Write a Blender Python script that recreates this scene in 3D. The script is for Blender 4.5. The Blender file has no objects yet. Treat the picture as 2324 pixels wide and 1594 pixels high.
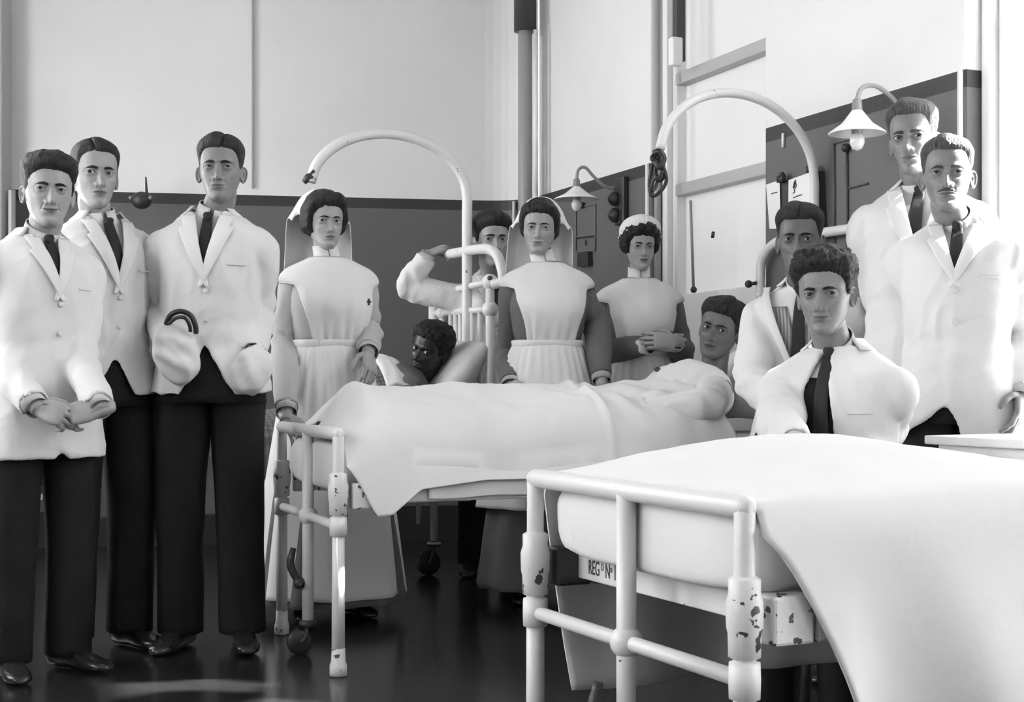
import bpy, bmesh, math, random
import numpy as np
from mathutils import Vector, Matrix, noise, Quaternion
random.seed(7)
PI = math.pi
V = Vector
scene = bpy.context.scene
COL = scene.collection
FPX, CAMH, HORIZ = 3200.0, 0.95, 870.0        # focal length in photo pixels, eye height, horizon row

def P(px, py, Y):
    """point seen at photo pixel (px,py) standing Y metres away"""
    return V(((px - 1162) / FPX * Y, Y, CAMH - (py - HORIZ) / FPX * Y))

# ------------------------------------------------------------------ materials
def mat(name, col=0.5, rough=0.6, bump=0.0, bscale=40.0, var=0.0, vscale=6.0, spec=0.5, stretch=None, coat=0.0):
    m = bpy.data.materials.new(name); m.use_nodes = True
    nt = m.node_tree; N = nt.nodes; L = nt.links
    b = N['Principled BSDF']
    c = (col, col, col, 1) if not hasattr(col, '__len__') else (*col, 1)
    b.inputs['Base Color'].default_value = c
    b.inputs['Roughness'].default_value = rough
    b.inputs['Specular IOR Level'].default_value = spec
    if coat: b.inputs['Coat Weight'].default_value = coat; b.inputs['Coat Roughness'].default_value = 0.15
    tc = N.new('ShaderNodeTexCoord')
    src = tc.outputs['Object']
    if stretch:
        mp = N.new('ShaderNodeMapping'); mp.inputs['Scale'].default_value = stretch
        L.new(src, mp.inputs['Vector']); src = mp.outputs['Vector']
    if var:
        n = N.new('ShaderNodeTexNoise'); n.inputs['Scale'].default_value = vscale; n.inputs['Detail'].default_value = 4
        L.new(src, n.inputs['Vector'])
        mr = N.new('ShaderNodeMapRange'); mr.inputs['From Min'].default_value = .25; mr.inputs['From Max'].default_value = .75
        mr.inputs['To Min'].default_value = 1 - var; mr.inputs['To Max'].default_value = 1 + var
        L.new(n.outputs['Fac'], mr.inputs['Value'])
        mx = N.new('ShaderNodeVectorMath'); mx.operation = 'SCALE'
        mx.inputs[0].default_value = c[:3]; L.new(mr.outputs['Result'], mx.inputs['Scale'])
        L.new(mx.outputs['Vector'], b.inputs['Base Color'])
    if bump:
        n2 = N.new('ShaderNodeTexNoise'); n2.inputs['Scale'].default_value = bscale; n2.inputs['Detail'].default_value = 5
        L.new(src, n2.inputs['Vector'])
        bp = N.new('ShaderNodeBump'); bp.inputs['Strength'].default_value = bump; bp.inputs['Distance'].default_value = .01
        L.new(n2.outputs['Fac'], bp.inputs['Height']); L.new(bp.outputs['Normal'], b.inputs['Normal'])
    return m

def chipped(name, col, chip=0.62):
    """white stove-enamel paint with dark chips where it has flaked off"""
    m = mat(name, col, .38, .12, 60)
    nt = m.node_tree; N = nt.nodes; L = nt.links; b = N['Principled BSDF']
    tc = N.new('ShaderNodeTexCoord')
    n = N.new('ShaderNodeTexNoise'); n.inputs['Scale'].default_value = 38; n.inputs['Detail'].default_value = 3
    L.new(tc.outputs['Object'], n.inputs['Vector'])
    n2 = N.new('ShaderNodeTexNoise'); n2.inputs['Scale'].default_value = 5
    L.new(tc.outputs['Object'], n2.inputs['Vector'])
    ad = N.new('ShaderNodeMath'); ad.operation = 'MULTIPLY_ADD'; ad.inputs[1].default_value = .45
    L.new(n2.outputs['Fac'], ad.inputs[0]); L.new(n.outputs['Fac'], ad.inputs[2])
    r = N.new('ShaderNodeValToRGB')
    r.color_ramp.elements[0].position = chip + .245; r.color_ramp.elements[0].color = (col, col, col, 1)
    r.color_ramp.elements[1].position = chip + .265; r.color_ramp.elements[1].color = (.05, .05, .05, 1)
    L.new(ad.outputs[0], r.inputs['Fac']); L.new(r.outputs['Color'], b.inputs['Base Color'])
    return m

M = dict(
    coat=mat('white_drill_cotton', .64, .9, .35, 16, .03, 5, .15),
    shirt=mat('white_shirt_linen', .66, .85, .2, 30, 0, 6, .15),
    apron=mat('white_apron_linen', .66, .9, .25, 18, .03, 6, .15),
    veil=mat('white_veil_lawn', .70, .9, .2, 22, 0, 6, .15),
    dress_pale=mat('pale_grey_dress_cotton', .42, .9, .3, 20, .06, 9, .15),
    dress_dark=mat('dark_grey_dress_cotton', .13, .9, .4, 18, .1, 9, .15),
    wool=mat('black_wool', .013, .85, .3, 60, .2, 8, .2),
    tie=mat('black_silk', .010, .75, .2, 60),
    waist=mat('striped_waistcoat', .22, .8, .2, 60),
    shoe=mat('black_polished_leather', .02, .22, .15, 30),
    hair=mat('dark_brown_hair', .009, .55, .9, 60, .35, 60, .35, (3, 3, .6)),
    hairb=mat('light_brown_hair', .055, .5, .9, 60, .35, 60, .4, (3, 3, .6)),
    skin=mat('fair_skin', .20, .42, .12, 90, .06, 30, .35),
    skinw=mat('fair_powdered_skin', .29, .42, .1, 90, .05, 30, .35),
    skint=mat('sun_tanned_skin', .12, .45, .12, 90, .08, 30, .4),
    skind=mat('deep_brown_skin', .025, .38, .12, 90, .08, 30, .5),
    lips=mat('lips', .125, .45), lipsd=mat('dark_lips', .03, .4),
    eyew=mat('eye_white', .42, .25), iris=mat('dark_iris', .018, .15), irisb=mat('pale_iris', .09, .15), pupil=mat('pupil', .004, .1),
    sheet=mat('white_bed_linen', .66, .9, .25, 14, .02, 5, .1),
    pillow=mat('white_pillow_cotton', .62, .9, .25, 14, .02, 5, .1),
    enamel=chipped('white_stove_enamel', .66, .74),
    enamel_worn=chipped('chipped_stove_enamel', .64, .60),
    iron=mat('black_iron', .03, .45, .3, 40), rubber=mat('black_rubber', .02, .4),
    darkwood=mat('dark_stained_wood', .035, .35, .2, 30, .2, 10), brass=mat('tarnished_brass', .25, .35),
    porcelain=mat('white_porcelain', .82, .25), paint=mat('white_gloss_paint', .80, .4, .05, 12),
    pipe=mat('grey_pipe_paint', .30, .4, .1, 12), pipedark=mat('dark_pipe_sleeve', .05, .5),
    paper=mat('white_paper', .80, .8, .05, 20), ink=mat('black_ink', .03, .7),
    cream=mat('white_locker_paint', .82, .45, .05, 10),
    glassy=mat('clear_bulb_glass', .7, .08), button=mat('dark_button', .05, .4), wbutton=mat('white_button', .6, .4),
)
def checked():
    m = mat('grey_checked_blanket', .2, .95, .4, 60)
    nt = m.node_tree; N = nt.nodes; L = nt.links; b = N['Principled BSDF']
    tc = N.new('ShaderNodeTexCoord'); mp = N.new('ShaderNodeMapping')
    mp.inputs['Rotation'].default_value = (0, 0, math.radians(-22))
    L.new(tc.outputs['Object'], mp.inputs['Vector'])
    out = []
    for ax in ('X', 'Y'):
        w = N.new('ShaderNodeTexWave'); w.bands_direction = ax; w.inputs['Scale'].default_value = 11; w.inputs['Distortion'].default_value = .4
        L.new(mp.outputs['Vector'], w.inputs['Vector']); out.append(w.outputs['Fac'])
    a = N.new('ShaderNodeMath'); a.operation = 'ADD'; L.new(out[0], a.inputs[0]); L.new(out[1], a.inputs[1])
    r = N.new('ShaderNodeValToRGB')
    r.color_ramp.elements[0].position = .3; r.color_ramp.elements[0].color = (.09,) * 3 + (1,)
    r.color_ramp.elements[1].position = 1.0; r.color_ramp.elements[1].color = (.20,) * 3 + (1,)
    d = N.new('ShaderNodeMath'); d.operation = 'MULTIPLY'; d.inputs[1].default_value = .5
    L.new(a.outputs[0], d.inputs[0]); L.new(d.outputs[0], r.inputs['Fac']); L.new(r.outputs['Color'], b.inputs['Base Color'])
    return m
M['check'] = checked()
def striped():
    m = M['waist']; nt = m.node_tree; N = nt.nodes; L = nt.links; b = N['Principled BSDF']
    tc = N.new('ShaderNodeTexCoord'); w = N.new('ShaderNodeTexWave'); w.bands_direction = 'X'; w.inputs['Scale'].default_value = 30
    L.new(tc.outputs['Object'], w.inputs['Vector'])
    r = N.new('ShaderNodeValToRGB'); r.color_ramp.elements[0].color = (.16,) * 3 + (1,); r.color_ramp.elements[1].color = (.42,) * 3 + (1,)
    L.new(w.outputs['Fac'], r.inputs['Fac']); L.new(r.outputs['Color'], b.inputs['Base Color'])
striped()

# ------------------------------------------------------------------ mesh tools
def sm(a, b, x):
    t = min(1, max(0, (x - a) / (b - a))) if a != b else float(x >= a)
    return t * t * (3 - 2 * t)
def nsm(a, b, x):
    t = np.clip((x - a) / (b - a), 0, 1); return t * t * (3 - 2 * t)
def ci(x, xs, ys):
    """smooth interpolation through keys (xs rising)"""
    if x <= xs[0]: return ys[0]
    if x >= xs[-1]: return ys[-1]
    i = max(j for j in range(len(xs)) if xs[j] <= x); i = min(i, len(xs) - 2)
    h = xs[i + 1] - xs[i]; t = (x - xs[i]) / h
    def tan(k):
        if k <= 0: return (ys[1] - ys[0]) / (xs[1] - xs[0])
        if k >= len(xs) - 1: return (ys[-1] - ys[-2]) / (xs[-1] - xs[-2])
        return (ys[k + 1] - ys[k - 1]) / (xs[k + 1] - xs[k - 1])
    m0, m1 = tan(i) * h, tan(i + 1) * h
    return (2*t**3 - 3*t*t + 1) * ys[i] + (t**3 - 2*t*t + t) * m0 + (-2*t**3 + 3*t*t) * ys[i + 1] + (t**3 - t*t) * m1
def keyed(keys, x):
    """keys: rows (x, a, b, ...) -> tuple of interpolated columns"""
    xs = [k[0] for k in keys]
    return tuple(ci(x, xs, [k[c] for k in keys]) for c in range(1, len(keys[0])))
def lin(keys, x):
    if x <= keys[0][0]: return keys[0][1]
    for a, b in zip(keys, keys[1:]):
        if x <= b[0]:
            return a[1] + (b[1] - a[1]) * (x - a[0]) / (b[0] - a[0])
    return keys[-1][1]
def spline(pts, sub):
    pts = [V(p) for p in pts]
    if len(pts) == 2 or sub <= 1: return pts
    out = []
    for i in range(len(pts) - 1):
        p0 = pts[i - 1] if i else pts[0] * 2 - pts[1]
        p1, p2 = pts[i], pts[i + 1]
        p3 = pts[i + 2] if i + 2 < len(pts) else p2 * 2 - p1
        for k in range(sub):
            t = k / sub
            out.append(.5 * ((2*p1) + (p2 - p0) * t + (2*p0 - 5*p1 + 4*p2 - p3) * t*t + (3*p1 - p0 - 3*p2 + p3) * t**3))
    out.append(pts[-1]); return out

class MB:
    def __init__(s): s.v = []; s.f = []; s.m = []
    def add(s, vs, fs, mi=0):
        o = len(s.v); s.v += [V(v) for v in vs]; s.f += [tuple(i + o for i in f) for f in fs]
        s.m += (list(mi) if hasattr(mi, '__len__') else [mi] * len(fs)); return s
    def loft(s, rings, closed=True, cap=True, mi=0):
        n = len(rings[0]); vs = [p for r in rings for p in r]; fs = []
        for i in range(len(rings) - 1):
            for j in range(n if closed else n - 1):
                k = (j + 1) % n
                fs.append((i*n + j, i*n + k, (i+1)*n + k, (i+1)*n + j))
        if cap and closed:
            fs.append(tuple(reversed(range(n)))); b = (len(rings) - 1) * n; fs.append(tuple(b + j for j in range(n)))
        return s.add(vs, fs, mi)
    def tube(s, pts, rad, n=12, sub=6, cap=True, ref=None, mi=0, wob=0, seed=0, dome=False):
        """tube through pts; rad: one number, or a list of numbers / (a,b) pairs, one per point"""
        k = len(pts)
        if not hasattr(rad, '__len__'): rad = [rad] * k
        rad = [r if hasattr(r, '__len__') else (r, r) for r in rad]
        path = spline(pts, sub)
        rr = spline([V((r[0], r[1], 0)) for r in rad], sub if k > 2 else 1)
        tg = []
        for i in range(len(path)):
            a = path[max(0, i - 1)]; b = path[min(len(path) - 1, i + 1)]
            tg.append((b - a).normalized())
        r = V(ref) if ref is not None else (V((0, 0, 1)) if abs(tg[0].z) < .9 else V((1, 0, 0)))
        nx = (r - tg[0] * r.dot(tg[0])).normalized()
        rings = []
        for i, p in enumerate(path):
            nx = (nx - tg[i] * nx.dot(tg[i])).normalized(); ny = tg[i].cross(nx)
            ring = []
            for j in range(n):
                a = 2 * PI * j / n; q = 1.0
                if wob:
                    q = 1 + wob * noise.noise(V((math.cos(a) * 1.3 + seed, math.sin(a) * 1.3, i * .16 + seed * 3)))
                ring.append(p + (nx * math.cos(a) * rr[i].x + ny * math.sin(a) * rr[i].y) * q)
            rings.append(ring)
        if dome:
            def shrink(ring, c, t, d):
                return [[c + (q - c) * f + t * d * g for q in ring] for f, g in ((.85, .5), (.5, .87))]
            e = shrink(rings[-1], path[-1], tg[-1], rr[-1].x); rings = rings + e
            e = shrink(rings[0], path[0], -tg[0], rr[0].x); rings = list(reversed(e)) + rings
        return s.loft(rings, True, cap, mi)
    def box(s, c, size, mtx=None, mi=0):
        x, y, z = [q / 2 for q in size]; vs = []
        for i in (-1, 1):
            for j in (-1, 1):
                for k in (-1, 1):
                    q = V((i*x, j*y, k*z)); vs.append((mtx @ q if mtx else q) + V(c))
        return s.add(vs, [(0,1,3,2),(4,6,7,5),(0,4,5,1),(2,3,7,6),(0,2,6,4),(1,5,7,3)], mi)
    def lathe(s, prof, c=(0,0,0), mtx=None, n=24, mi=0):
        rings = []
        for r, z in prof:
            rings.append([(mtx @ q if mtx else q) + V(c) for q in [V((max(r, 1e-4)*math.cos(2*PI*j/n), max(r, 1e-4)*math.sin(2*PI*j/n), z)) for j in range(n)]])
        return s.loft(rings, True, True, mi)
    def ball(s, c, r, n=14, mi=0, mtx=None):
        if not hasattr(r, '__len__'): r = (r, r, r)
        rings = []
        for i in range(1, n):
            a = -PI/2 + PI * i / n
            ring = [V((r[0]*math.cos(a)*math.cos(2*PI*j/(n+4)), r[1]*math.cos(a)*math.sin(2*PI*j/(n+4)), r[2]*math.sin(a))) for j in range(n + 4)]
            rings.append([(mtx @ q if mtx else q) + V(c) for q in ring])
        return s.loft(rings, True, True, mi)
    def grid(s, fn, nu, nv, mi=0):
        vs = [fn(i / nu, j / nv) for i in range(nu + 1) for j in range(nv + 1)]
        fs = [(i*(nv+1)+j, (i+1)*(nv+1)+j, (i+1)*(nv+1)+j+1, i*(nv+1)+j+1) for i in range(nu) for j in range(nv)]
        return s.add(vs, fs, mi)
    def mesh(s, name, mats, org=V((0,0,0)), smooth=True, recalc=True):
        me = bpy.data.meshes.new(name)
        me.from_pydata([tuple(v - org) for v in s.v], [], s.f)
        for m in (mats if isinstance(mats, (list, tuple)) else [mats]): me.materials.append(m)
        me.polygons.foreach_set('material_index', s.m)
        me.polygons.foreach_set('use_smooth', [smooth] * len(s.f))
        if recalc:
            bm = bmesh.new(); bm.from_mesh(me); bmesh.ops.recalc_face_normals(bm, faces=bm.faces); bm.to_mesh(me); bm.free()
        me.update(); return me
    def build(s, name, mats, parent=None, smooth=True, bevel=0, solid=0, sub=0, at=None, label=None, off=-1):
        org = org_of(parent) if parent is not None else (V(at) if at is not None else V((0,0,0)))
        o = bpy.data.objects.new(name, s.mesh(name, mats, org, smooth)); COL.objects.link(o)
        if parent is not None: o.parent = parent
        else: o.location = org
        if solid:
            md = o.modifiers.new('thickness', 'SOLIDIFY'); md.thickness = solid; md.offset = off
        if bevel:
            md = o.modifiers.new('bevel', 'BEVEL'); md.width = bevel; md.segments = 2; md.limit_method = 'ANGLE'
            for q in o.data.polygons: q.use_smooth = False
        if sub:
            md = o.modifiers.new('smooth', 'SUBSURF'); md.levels = sub; md.render_levels = sub
        if label: o['label'] = label
        return o
def org_of(o):
    v = V((0,0,0))
    while o is not None: v += V(o.location); o = o.parent
    return v
def thing(name, loc, label, cat, group=None):
    o = bpy.data.objects.new(name, None); COL.objects.link(o); o.location = V(loc); o.empty_display_size = .1
    return tag(o, label, cat, group)
def tag(o, label, cat, group=None):
    o['label'] = label; o['category'] = cat
    if group: o['group'] = group
    return o
def struct(o): o['kind'] = 'structure'; return o
def rotm(x=0, y=0, z=0):
    return (Matrix.Rotation(z, 3, 'Z') @ Matrix.Rotation(y, 3, 'Y') @ Matrix.Rotation(x, 3, 'X'))
def frame(d, up=(0,0,1)):
    """3x3 with columns: x=d, z close to up"""
    x = V(d).normalized(); y = V(up).cross(x)
    y = y.normalized() if y.length > 1e-6 else V((0,1,0)); z = x.cross(y)
    return Matrix((x, y, z)).transposed()

# ------------------------------------------------------------------ camera, light, world
cam = bpy.data.objects.new('camera', bpy.data.cameras.new('camera')); COL.objects.link(cam)
cam.location = (0, 0, CAMH); cam.rotation_euler = (PI/2, 0, 0)
cam.data.sensor_width = 36; cam.data.lens = 36 * FPX / 2324; cam.data.shift_y = (HORIZ - 797) / 2324
cam.data.clip_start = .05; scene.camera = cam
scene.view_settings.view_transform = 'Standard'; scene.view_settings.look = 'None'
scene.view_settings.gamma = 1; scene.view_settings.exposure = 1.85; scene.view_settings.use_curve_mapping = False
w = bpy.data.worlds.new('World'); scene.world = w; w.use_nodes = True
w.node_tree.nodes['Background'].inputs['Color'].default_value = (1, 1, 1, 1)
w.node_tree.nodes['Background'].inputs['Strength'].default_value = 2.6
sun = bpy.data.objects.new('sun', bpy.data.lights.new('sun', 'SUN')); COL.objects.link(sun)
sun.data.energy = 14; sun.data.angle = math.radians(1.2)
sun.rotation_euler = V((-.85, -.06, -.59)).to_track_quat('-Z', 'Y').to_euler()

# ------------------------------------------------------------------ room
DADO = 2.05; WX0, WK = 3.728, -.4256          # right wall line X = WX0 + WK*Y
def wr(Y, z=0, d=0):
    """point on the right wall line; d = depth behind the wall face"""
    n = V((.92, .3916, 0)); return V((WX0 + WK * Y, Y, z)) + n * d
WT = V((WK, 1, 0)).normalized()               # along the right wall, away from the camera
WN = V((-.92, -.3916, 0))                     # out of the wall, into the room
def wall_mat(name, white, dado, mott=.04):
    m = mat(name, white, .55, .06, 9, 0)
    nt = m.node_tree; N = nt.nodes; L = nt.links; b = N['Principled BSDF']
    g = N.new('ShaderNodeNewGeometry'); sp = N.new('ShaderNodeSeparateXYZ'); L.new(g.outputs['Position'], sp.inputs[0])
    mr = N.new('ShaderNodeMath'); mr.operation = 'DIVIDE'; mr.inputs[1].default_value = 4.0; L.new(sp.outputs['Z'], mr.inputs[0])
    r = N.new('ShaderNodeValToRGB'); r.color_ramp.interpolation = 'CONSTANT'
    e = r.color_ramp.elements; e[0].position = 0; e[0].color = (dado,)*3 + (1,)
    e[1].position = (DADO - .058) / 4; e[1].color = (.03,)*3 + (1,)
    e2 = e.new(DADO / 4); e2.color = (white,)*3 + (1,)
    L.new(mr.outputs[0], r.inputs['Fac'])
    n = N.new('ShaderNodeTexNoise'); n.inputs['Scale'].default_value = 1.6; n.inputs['Detail'].default_value = 5
    L.new(g.outputs['Position'], n.inputs['Vector'])
    m2 = N.new('ShaderNodeMapRange'); m2.inputs['From Min'].default_value = .3; m2.inputs['From Max'].default_value = .7
    m2.inputs['To Min'].default_value = 1 - mott; m2.inputs['To Max'].default_value = 1 + mott
    L.new(n.outputs['Fac'], m2.inputs['Value'])
    sc = N.new('ShaderNodeVectorMath'); sc.operation = 'SCALE'; L.new(r.outputs['Color'], sc.inputs[0]); L.new(m2.outputs['Result'], sc.inputs['Scale'])
    L.new(sc.outputs['Vector'], b.inputs['Base Color'])
    return m
WALL = wall_mat('two_tone_wall_paint', .74, .115)
PLAIN = mat('white_distemper', .74, .8, .05, 9, .04, 2)
DULL = mat('grey_distemper', .42, .8, .05, 9, .04, 2)
FLOOR = mat('dark_waxed_linoleum', .017, .20, .07, 7, .25, 3, .5)
fb = MB().box((-.4, 2.9, -.05), (10.4, 12.8, .1)); struct(fb.build('floor', FLOOR, smooth=False))
cb = MB(); oc = [V((-3.7, -3.5, 0)), wr(-3.4, 0, .32), wr(8.4, 0, .32), V((.1, 8.85, 0)), V((-3.7, 8.2, 0))]
cb.loft([[p + V((0, 0, z)) for p in oc] for z in (4.2, 4.3)]); struct(cb.build('ceiling', DULL, smooth=False))
A0, A1 = P(-160, 870, 8.02), P(1100, 870, 8.585)
def slab(a, b, z0, z1, back):
    a, b, back = V((a.x, a.y, 0)), V((b.x, b.y, 0)), V(back); r = []
    for p in (a, b, b + back, a + back): r.append(p)
    m = MB(); m.loft([[p + V((0,0,z0)) for p in r], [p + V((0,0,z1)) for p in r]]); return m
# back wall with a coved (rounded) corner running into the right wall
bw = MB(); pts = [A0, A1]
c0, c1, c2 = A1, V((.02, 8.61, 0)), wr(8.39)
for k in range(1, 9):
    t = k / 8; pts.append(c0 * (1-t)**2 + V((.045, 8.615, 0)) * 2*t*(1-t) + c2 * t*t)
pts = [V((p.x, p.y, 0)) for p in pts]
outer = [p + V((.03 * (i / 9), .2, 0)) for i, p in enumerate(pts)]
bw.loft([[p + V((0,0,z)) for p in pts + list(reversed(outer))] for z in (0, 4.2)])
struct(bw.build('wall_back', WALL, smooth=False))
# piers of the right wall between the tall windows
piers = [(8.39, 7.12), (6.165, 4.99), (3.95, 2.75), (1.75, .55), (-.45, -1.6), (-2.6, -3.4)]
wm = MB()
for a, b in piers:
    r = [wr(b, 0, .30), wr(b, 0, .05), wr(b, 0, .008) , wr(b + .006, 0, .002), wr(b + .016, 0, 0), wr(a - .016, 0, 0), wr(a - .006, 0, .002), wr(a, 0, .008), wr(a, 0, .05), wr(a, 0, .30)]
    wm.loft([[p + V((0,0,z)) for p in r] for z in (0, 4.2)])
    # a pale bead lets into the pier corner
struct(wm.build('wall_right', WALL, smooth=False))
wl = MB()                                      # left wall of the ward, with its own tall windows, outside the frame
for a, b in ((8.4, 7.0), (5.8, 4.7), (3.5, 2.4), (1.2, .1), (-1.1, -3.4)):
    wl.box((-3.55, (a + b) / 2, 2.1), (.25, a - b, 4.2))
wl.box((-3.55, 2.5, .45), (.25, 11.8, .9)); wl.box((-3.55, 2.5, 3.9), (.25, 11.8, .6))
struct(wl.build('wall_left', PLAIN, smooth=False))
struct(MB().box((.9, -3.4, 2.1), (8.6, .2, 4.2)).build('wall_front', DULL, smooth=False))
bb = MB(); bb.loft([[p + V((0, -.004, z)) for p in pts[:2]] + [p + V((0, -.022, z)) for p in reversed(pts[:2])] for z in (0, .21)]); struct(bb.build('shade_strip_back', mat('painted_shade_black', .025, .4), smooth=False))  # painted shade: dark strip standing in for the gloom under the rear bed
# corner strips (white beads) on the piers and the corner
tb = MB()
for Y in (7.12, 4.99):
    tb.tube([wr(Y + .02, 0.02, -.004), wr(Y + .02, 2.06, -.004)], .011, 8)
p = V((pts[5].x, pts[5].y, 0)); tb.tube([p + V((-.01, -.02, .02)), p + V((-.01, -.02, 2.05))], .008, 8)
struct(tb.build('trim_1', M['paint']))
# tall windows: frame, rails, frosted panes
frost = bpy.data.materials.new('frosted_glass'); frost.use_nodes = True
nt = frost.node_tree; nt.nodes.remove(nt.nodes['Principled BSDF'])
tl = nt.nodes.new('ShaderNodeBsdfTranslucent'); tl.inputs['Color'].default_value = (.30,)*3 + (1,)
df = nt.nodes.new('ShaderNodeBsdfDiffuse'); df.inputs['Color'].default_value = (.72,)*3 + (1,)
mx = nt.nodes.new('ShaderNodeMixShader'); mx.inputs['Fac'].default_value = .6
nt.links.new(tl.outputs[0], mx.inputs[1]); nt.links.new(df.outputs[0], mx.inputs[2]); nt.links.new(mx.outputs[0], nt.nodes['Material Output'].inputs['Surface'])
frost2 = frost.copy(); frost2.name = 'thin_frosted_glass'
for n_ in frost2.node_tree.nodes:
    if n_.type == 'BSDF_TRANSLUCENT': n_.inputs['Color'].default_value = (.8,)*3 + (1,)
    if n_.type == 'MIX_SHADER': n_.inputs['Fac'].default_value = .2
clear = bpy.data.materials.new('clear_window_glass'); clear.use_nodes = True
nt = clear.node_tree; nt.nodes.remove(nt.nodes['Principled BSDF'])
tr = nt.nodes.new('ShaderNodeBsdfTransparent'); gl = nt.nodes.new('ShaderNodeBsdfGlossy'); gl.inputs['Roughness'].default_value = .02
mx = nt.nodes.new('ShaderNodeMixShader'); mx.inputs['Fac'].default_value = .06
nt.links.new(tr.outputs[0], mx.inputs[1]); nt.links.new(gl.outputs[0], mx.inputs[2]); nt.links.new(mx.outputs[0], nt.nodes['Material Output'].inputs['Surface'])
RW = frame(WT)
railm = mat('shaded_window_rail', .42, .5, .1, 20)  # window 1 rails stand in shade, put into the colour as grey
def window(n, ya, yb, rails, glass, z1=4.15, low=.06, split=None):
    root = struct(bpy.data.objects.new('window_%d' % n, None)); COL.objects.link(root); root.location = wr((ya + yb) / 2, 0, .08)
    f = MB(); L_ = (wr(ya) - wr(yb)).length; mid = wr((ya + yb) / 2)
    def bx(d0, d1, za, zb, dep=.09, back=.11, mb=f):
        c = mid + WT * ((d0 + d1) / 2) - WN * back; c.z = (za + zb) / 2
        mb.box(c, (d1 - d0, dep, zb - za), RW)
    h = L_ / 2
    bx(-h, -h + .05, 0, z1); bx(h - .05, h, 0, z1)
    bx(-h + .055, -h + .10, 0, z1, .06, .125); bx(h - .10, h - .055, 0, z1, .06, .125)
    bx(-h, h, 0, low, .1); bx(-h, h, z1, z1 + .06)
    f.build('frame', M['paint'], root, smooth=False, bevel=.006)
    for z in rails:
        r = MB(); bx(-h + .1, h - .1, z - .03, z + .03, .07, .12, r); r.build('glazing_rail', railm if n == 1 else M['paint'], root, smooth=False, bevel=.005)
    for za, zb, gm in (((low, z1, glass),) if split is None else ((low, split[0], frost2), (split[0], split[1], glass), (split[1], z1, frost2))):  # split invented to let the sun through one clear slot only
        dm = .34 if gm is clear and split else h - .09
        g = MB(); bx(-h + .09, dm, za, zb, .006, .15, g); g.build('pane', gm, root, smooth=False)
        if dm < h - .1:
            g = MB(); bx(dm, h - .09, za, zb, .006, .15, g); g.build('pane', frost2, root, smooth=False)
            g = MB(); bx(dm - .02, dm + .02, za, zb, .06, .12, g); g.build('sun_slot_bar', M['paint'], root, smooth=False, bevel=.004)  # unseen bar, added where the clear slot for the sun ends
    return root
w1 = window(1, 7.115, 6.17, (2.47, 1.915), frost)
window(2, 4.985, 3.955, (2.22, 1.7), clear, split=(1.7, 2.22))
window(3, 2.745, 1.755, (2.6, 1.6), frost2)
window(4, .545, -.445, (2.6, 1.6), frost2)
# lower solid board of window 1 and its knobs
lb = MB(); c = wr(6.64, 0, .09); lb.box(c + V((0, 0, .72)), (.78, .05, 1.34), RW); lb.build('lower_board', M['paint'], w1, smooth=False, bevel=.006)
# window opening rod with knob, and the bolt on the frame
rt = thing('window_rod', wr(6.80, 1.39, .03), 'thin grey upright rod with a dark knob in front of the tall frosted window', 'rod')
a = P(1567, 455, 6.66); b = P(1574, 655, 6.66)
MB().tube([a, b], .007, 8).build('rod', M['pipe'], rt)
MB().ball(b + V((0, -.005, -.006)), .016, 10).build('knob', M['iron'], rt)
bt = MB().tube([P(1697, 645, 6.13), P(1716, 643, 6.10)], .008, 8).ball(P(1699, 645, 6.12), .017, 10)
tag(bt.build('window_bolt', M['iron'], at=P(1700, 645, 6.12)), 'small dark knob low on the white window near the striped-shirt man', 'knob')
mk = MB().tube([P(1619, 526, 6.5), P(1617, 540, 6.5)], .008, 8)
tag(mk.build('window_catch', M['iron'], at=P(1618, 533, 6.5)), 'tiny dark catch in the middle of the frosted window', 'catch')
# pipes in the corner and beside window 1
def pipe(name, px0, Y, z0, z1, r, m, label, collar=None):
    t = thing(name, P(px0, 870, Y) * 1.0, label, 'pipe'); c = P(px0, 870, Y)
    MB().tube([V((c.x, c.y, z0)), V((c.x, c.y, z1))], r, 20).build('pipe_run', m, t)
    if collar:
        MB().lathe([(r, collar[0]), (collar[2], collar[0]), (collar[2], collar[1]), (r, collar[1])], (c.x, c.y, 0), n=24).build('sleeve', M['pipedark'], t)
    return t
pipe('heating_pipe', 1192, 8.25, 0, 4.2, .042, M['pipe'], 'grey vertical heating pipe in the corner with a dark wide sleeve high up', (CAMH + (870-72)/FPX*8.25, 4.19, .066))
pipe('conduit', 1216, 8.2, 1.9, CAMH + (870-68)/FPX*8.2, .014, M['paint'], 'thin white conduit running down beside the corner pipe')
pipe('window_pipe', 1492, 7.0, 0, 4.2, .016, M['pipe'], 'dark slim pipe running full height on the left jamb of the frosted window')
bl = thing('blind_weight', P(1541, 870, 6.85), 'dark blind cord case hanging high beside the frosted window', 'blind fitting')
a = P(1541, 150, 6.85)
MB().box(V((a.x, a.y, (a.z + 4.1) / 2 + .02)), (.045, .05, 4.1 - a.z), RW).build('case', M['pipedark'], bl, smooth=False, bevel=.005)
MB().box(P(1533, 118, 6.84), (.05, .06, .14), RW).build('pulley_block', M['paint'], bl, smooth=False, bevel=.01)
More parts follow.
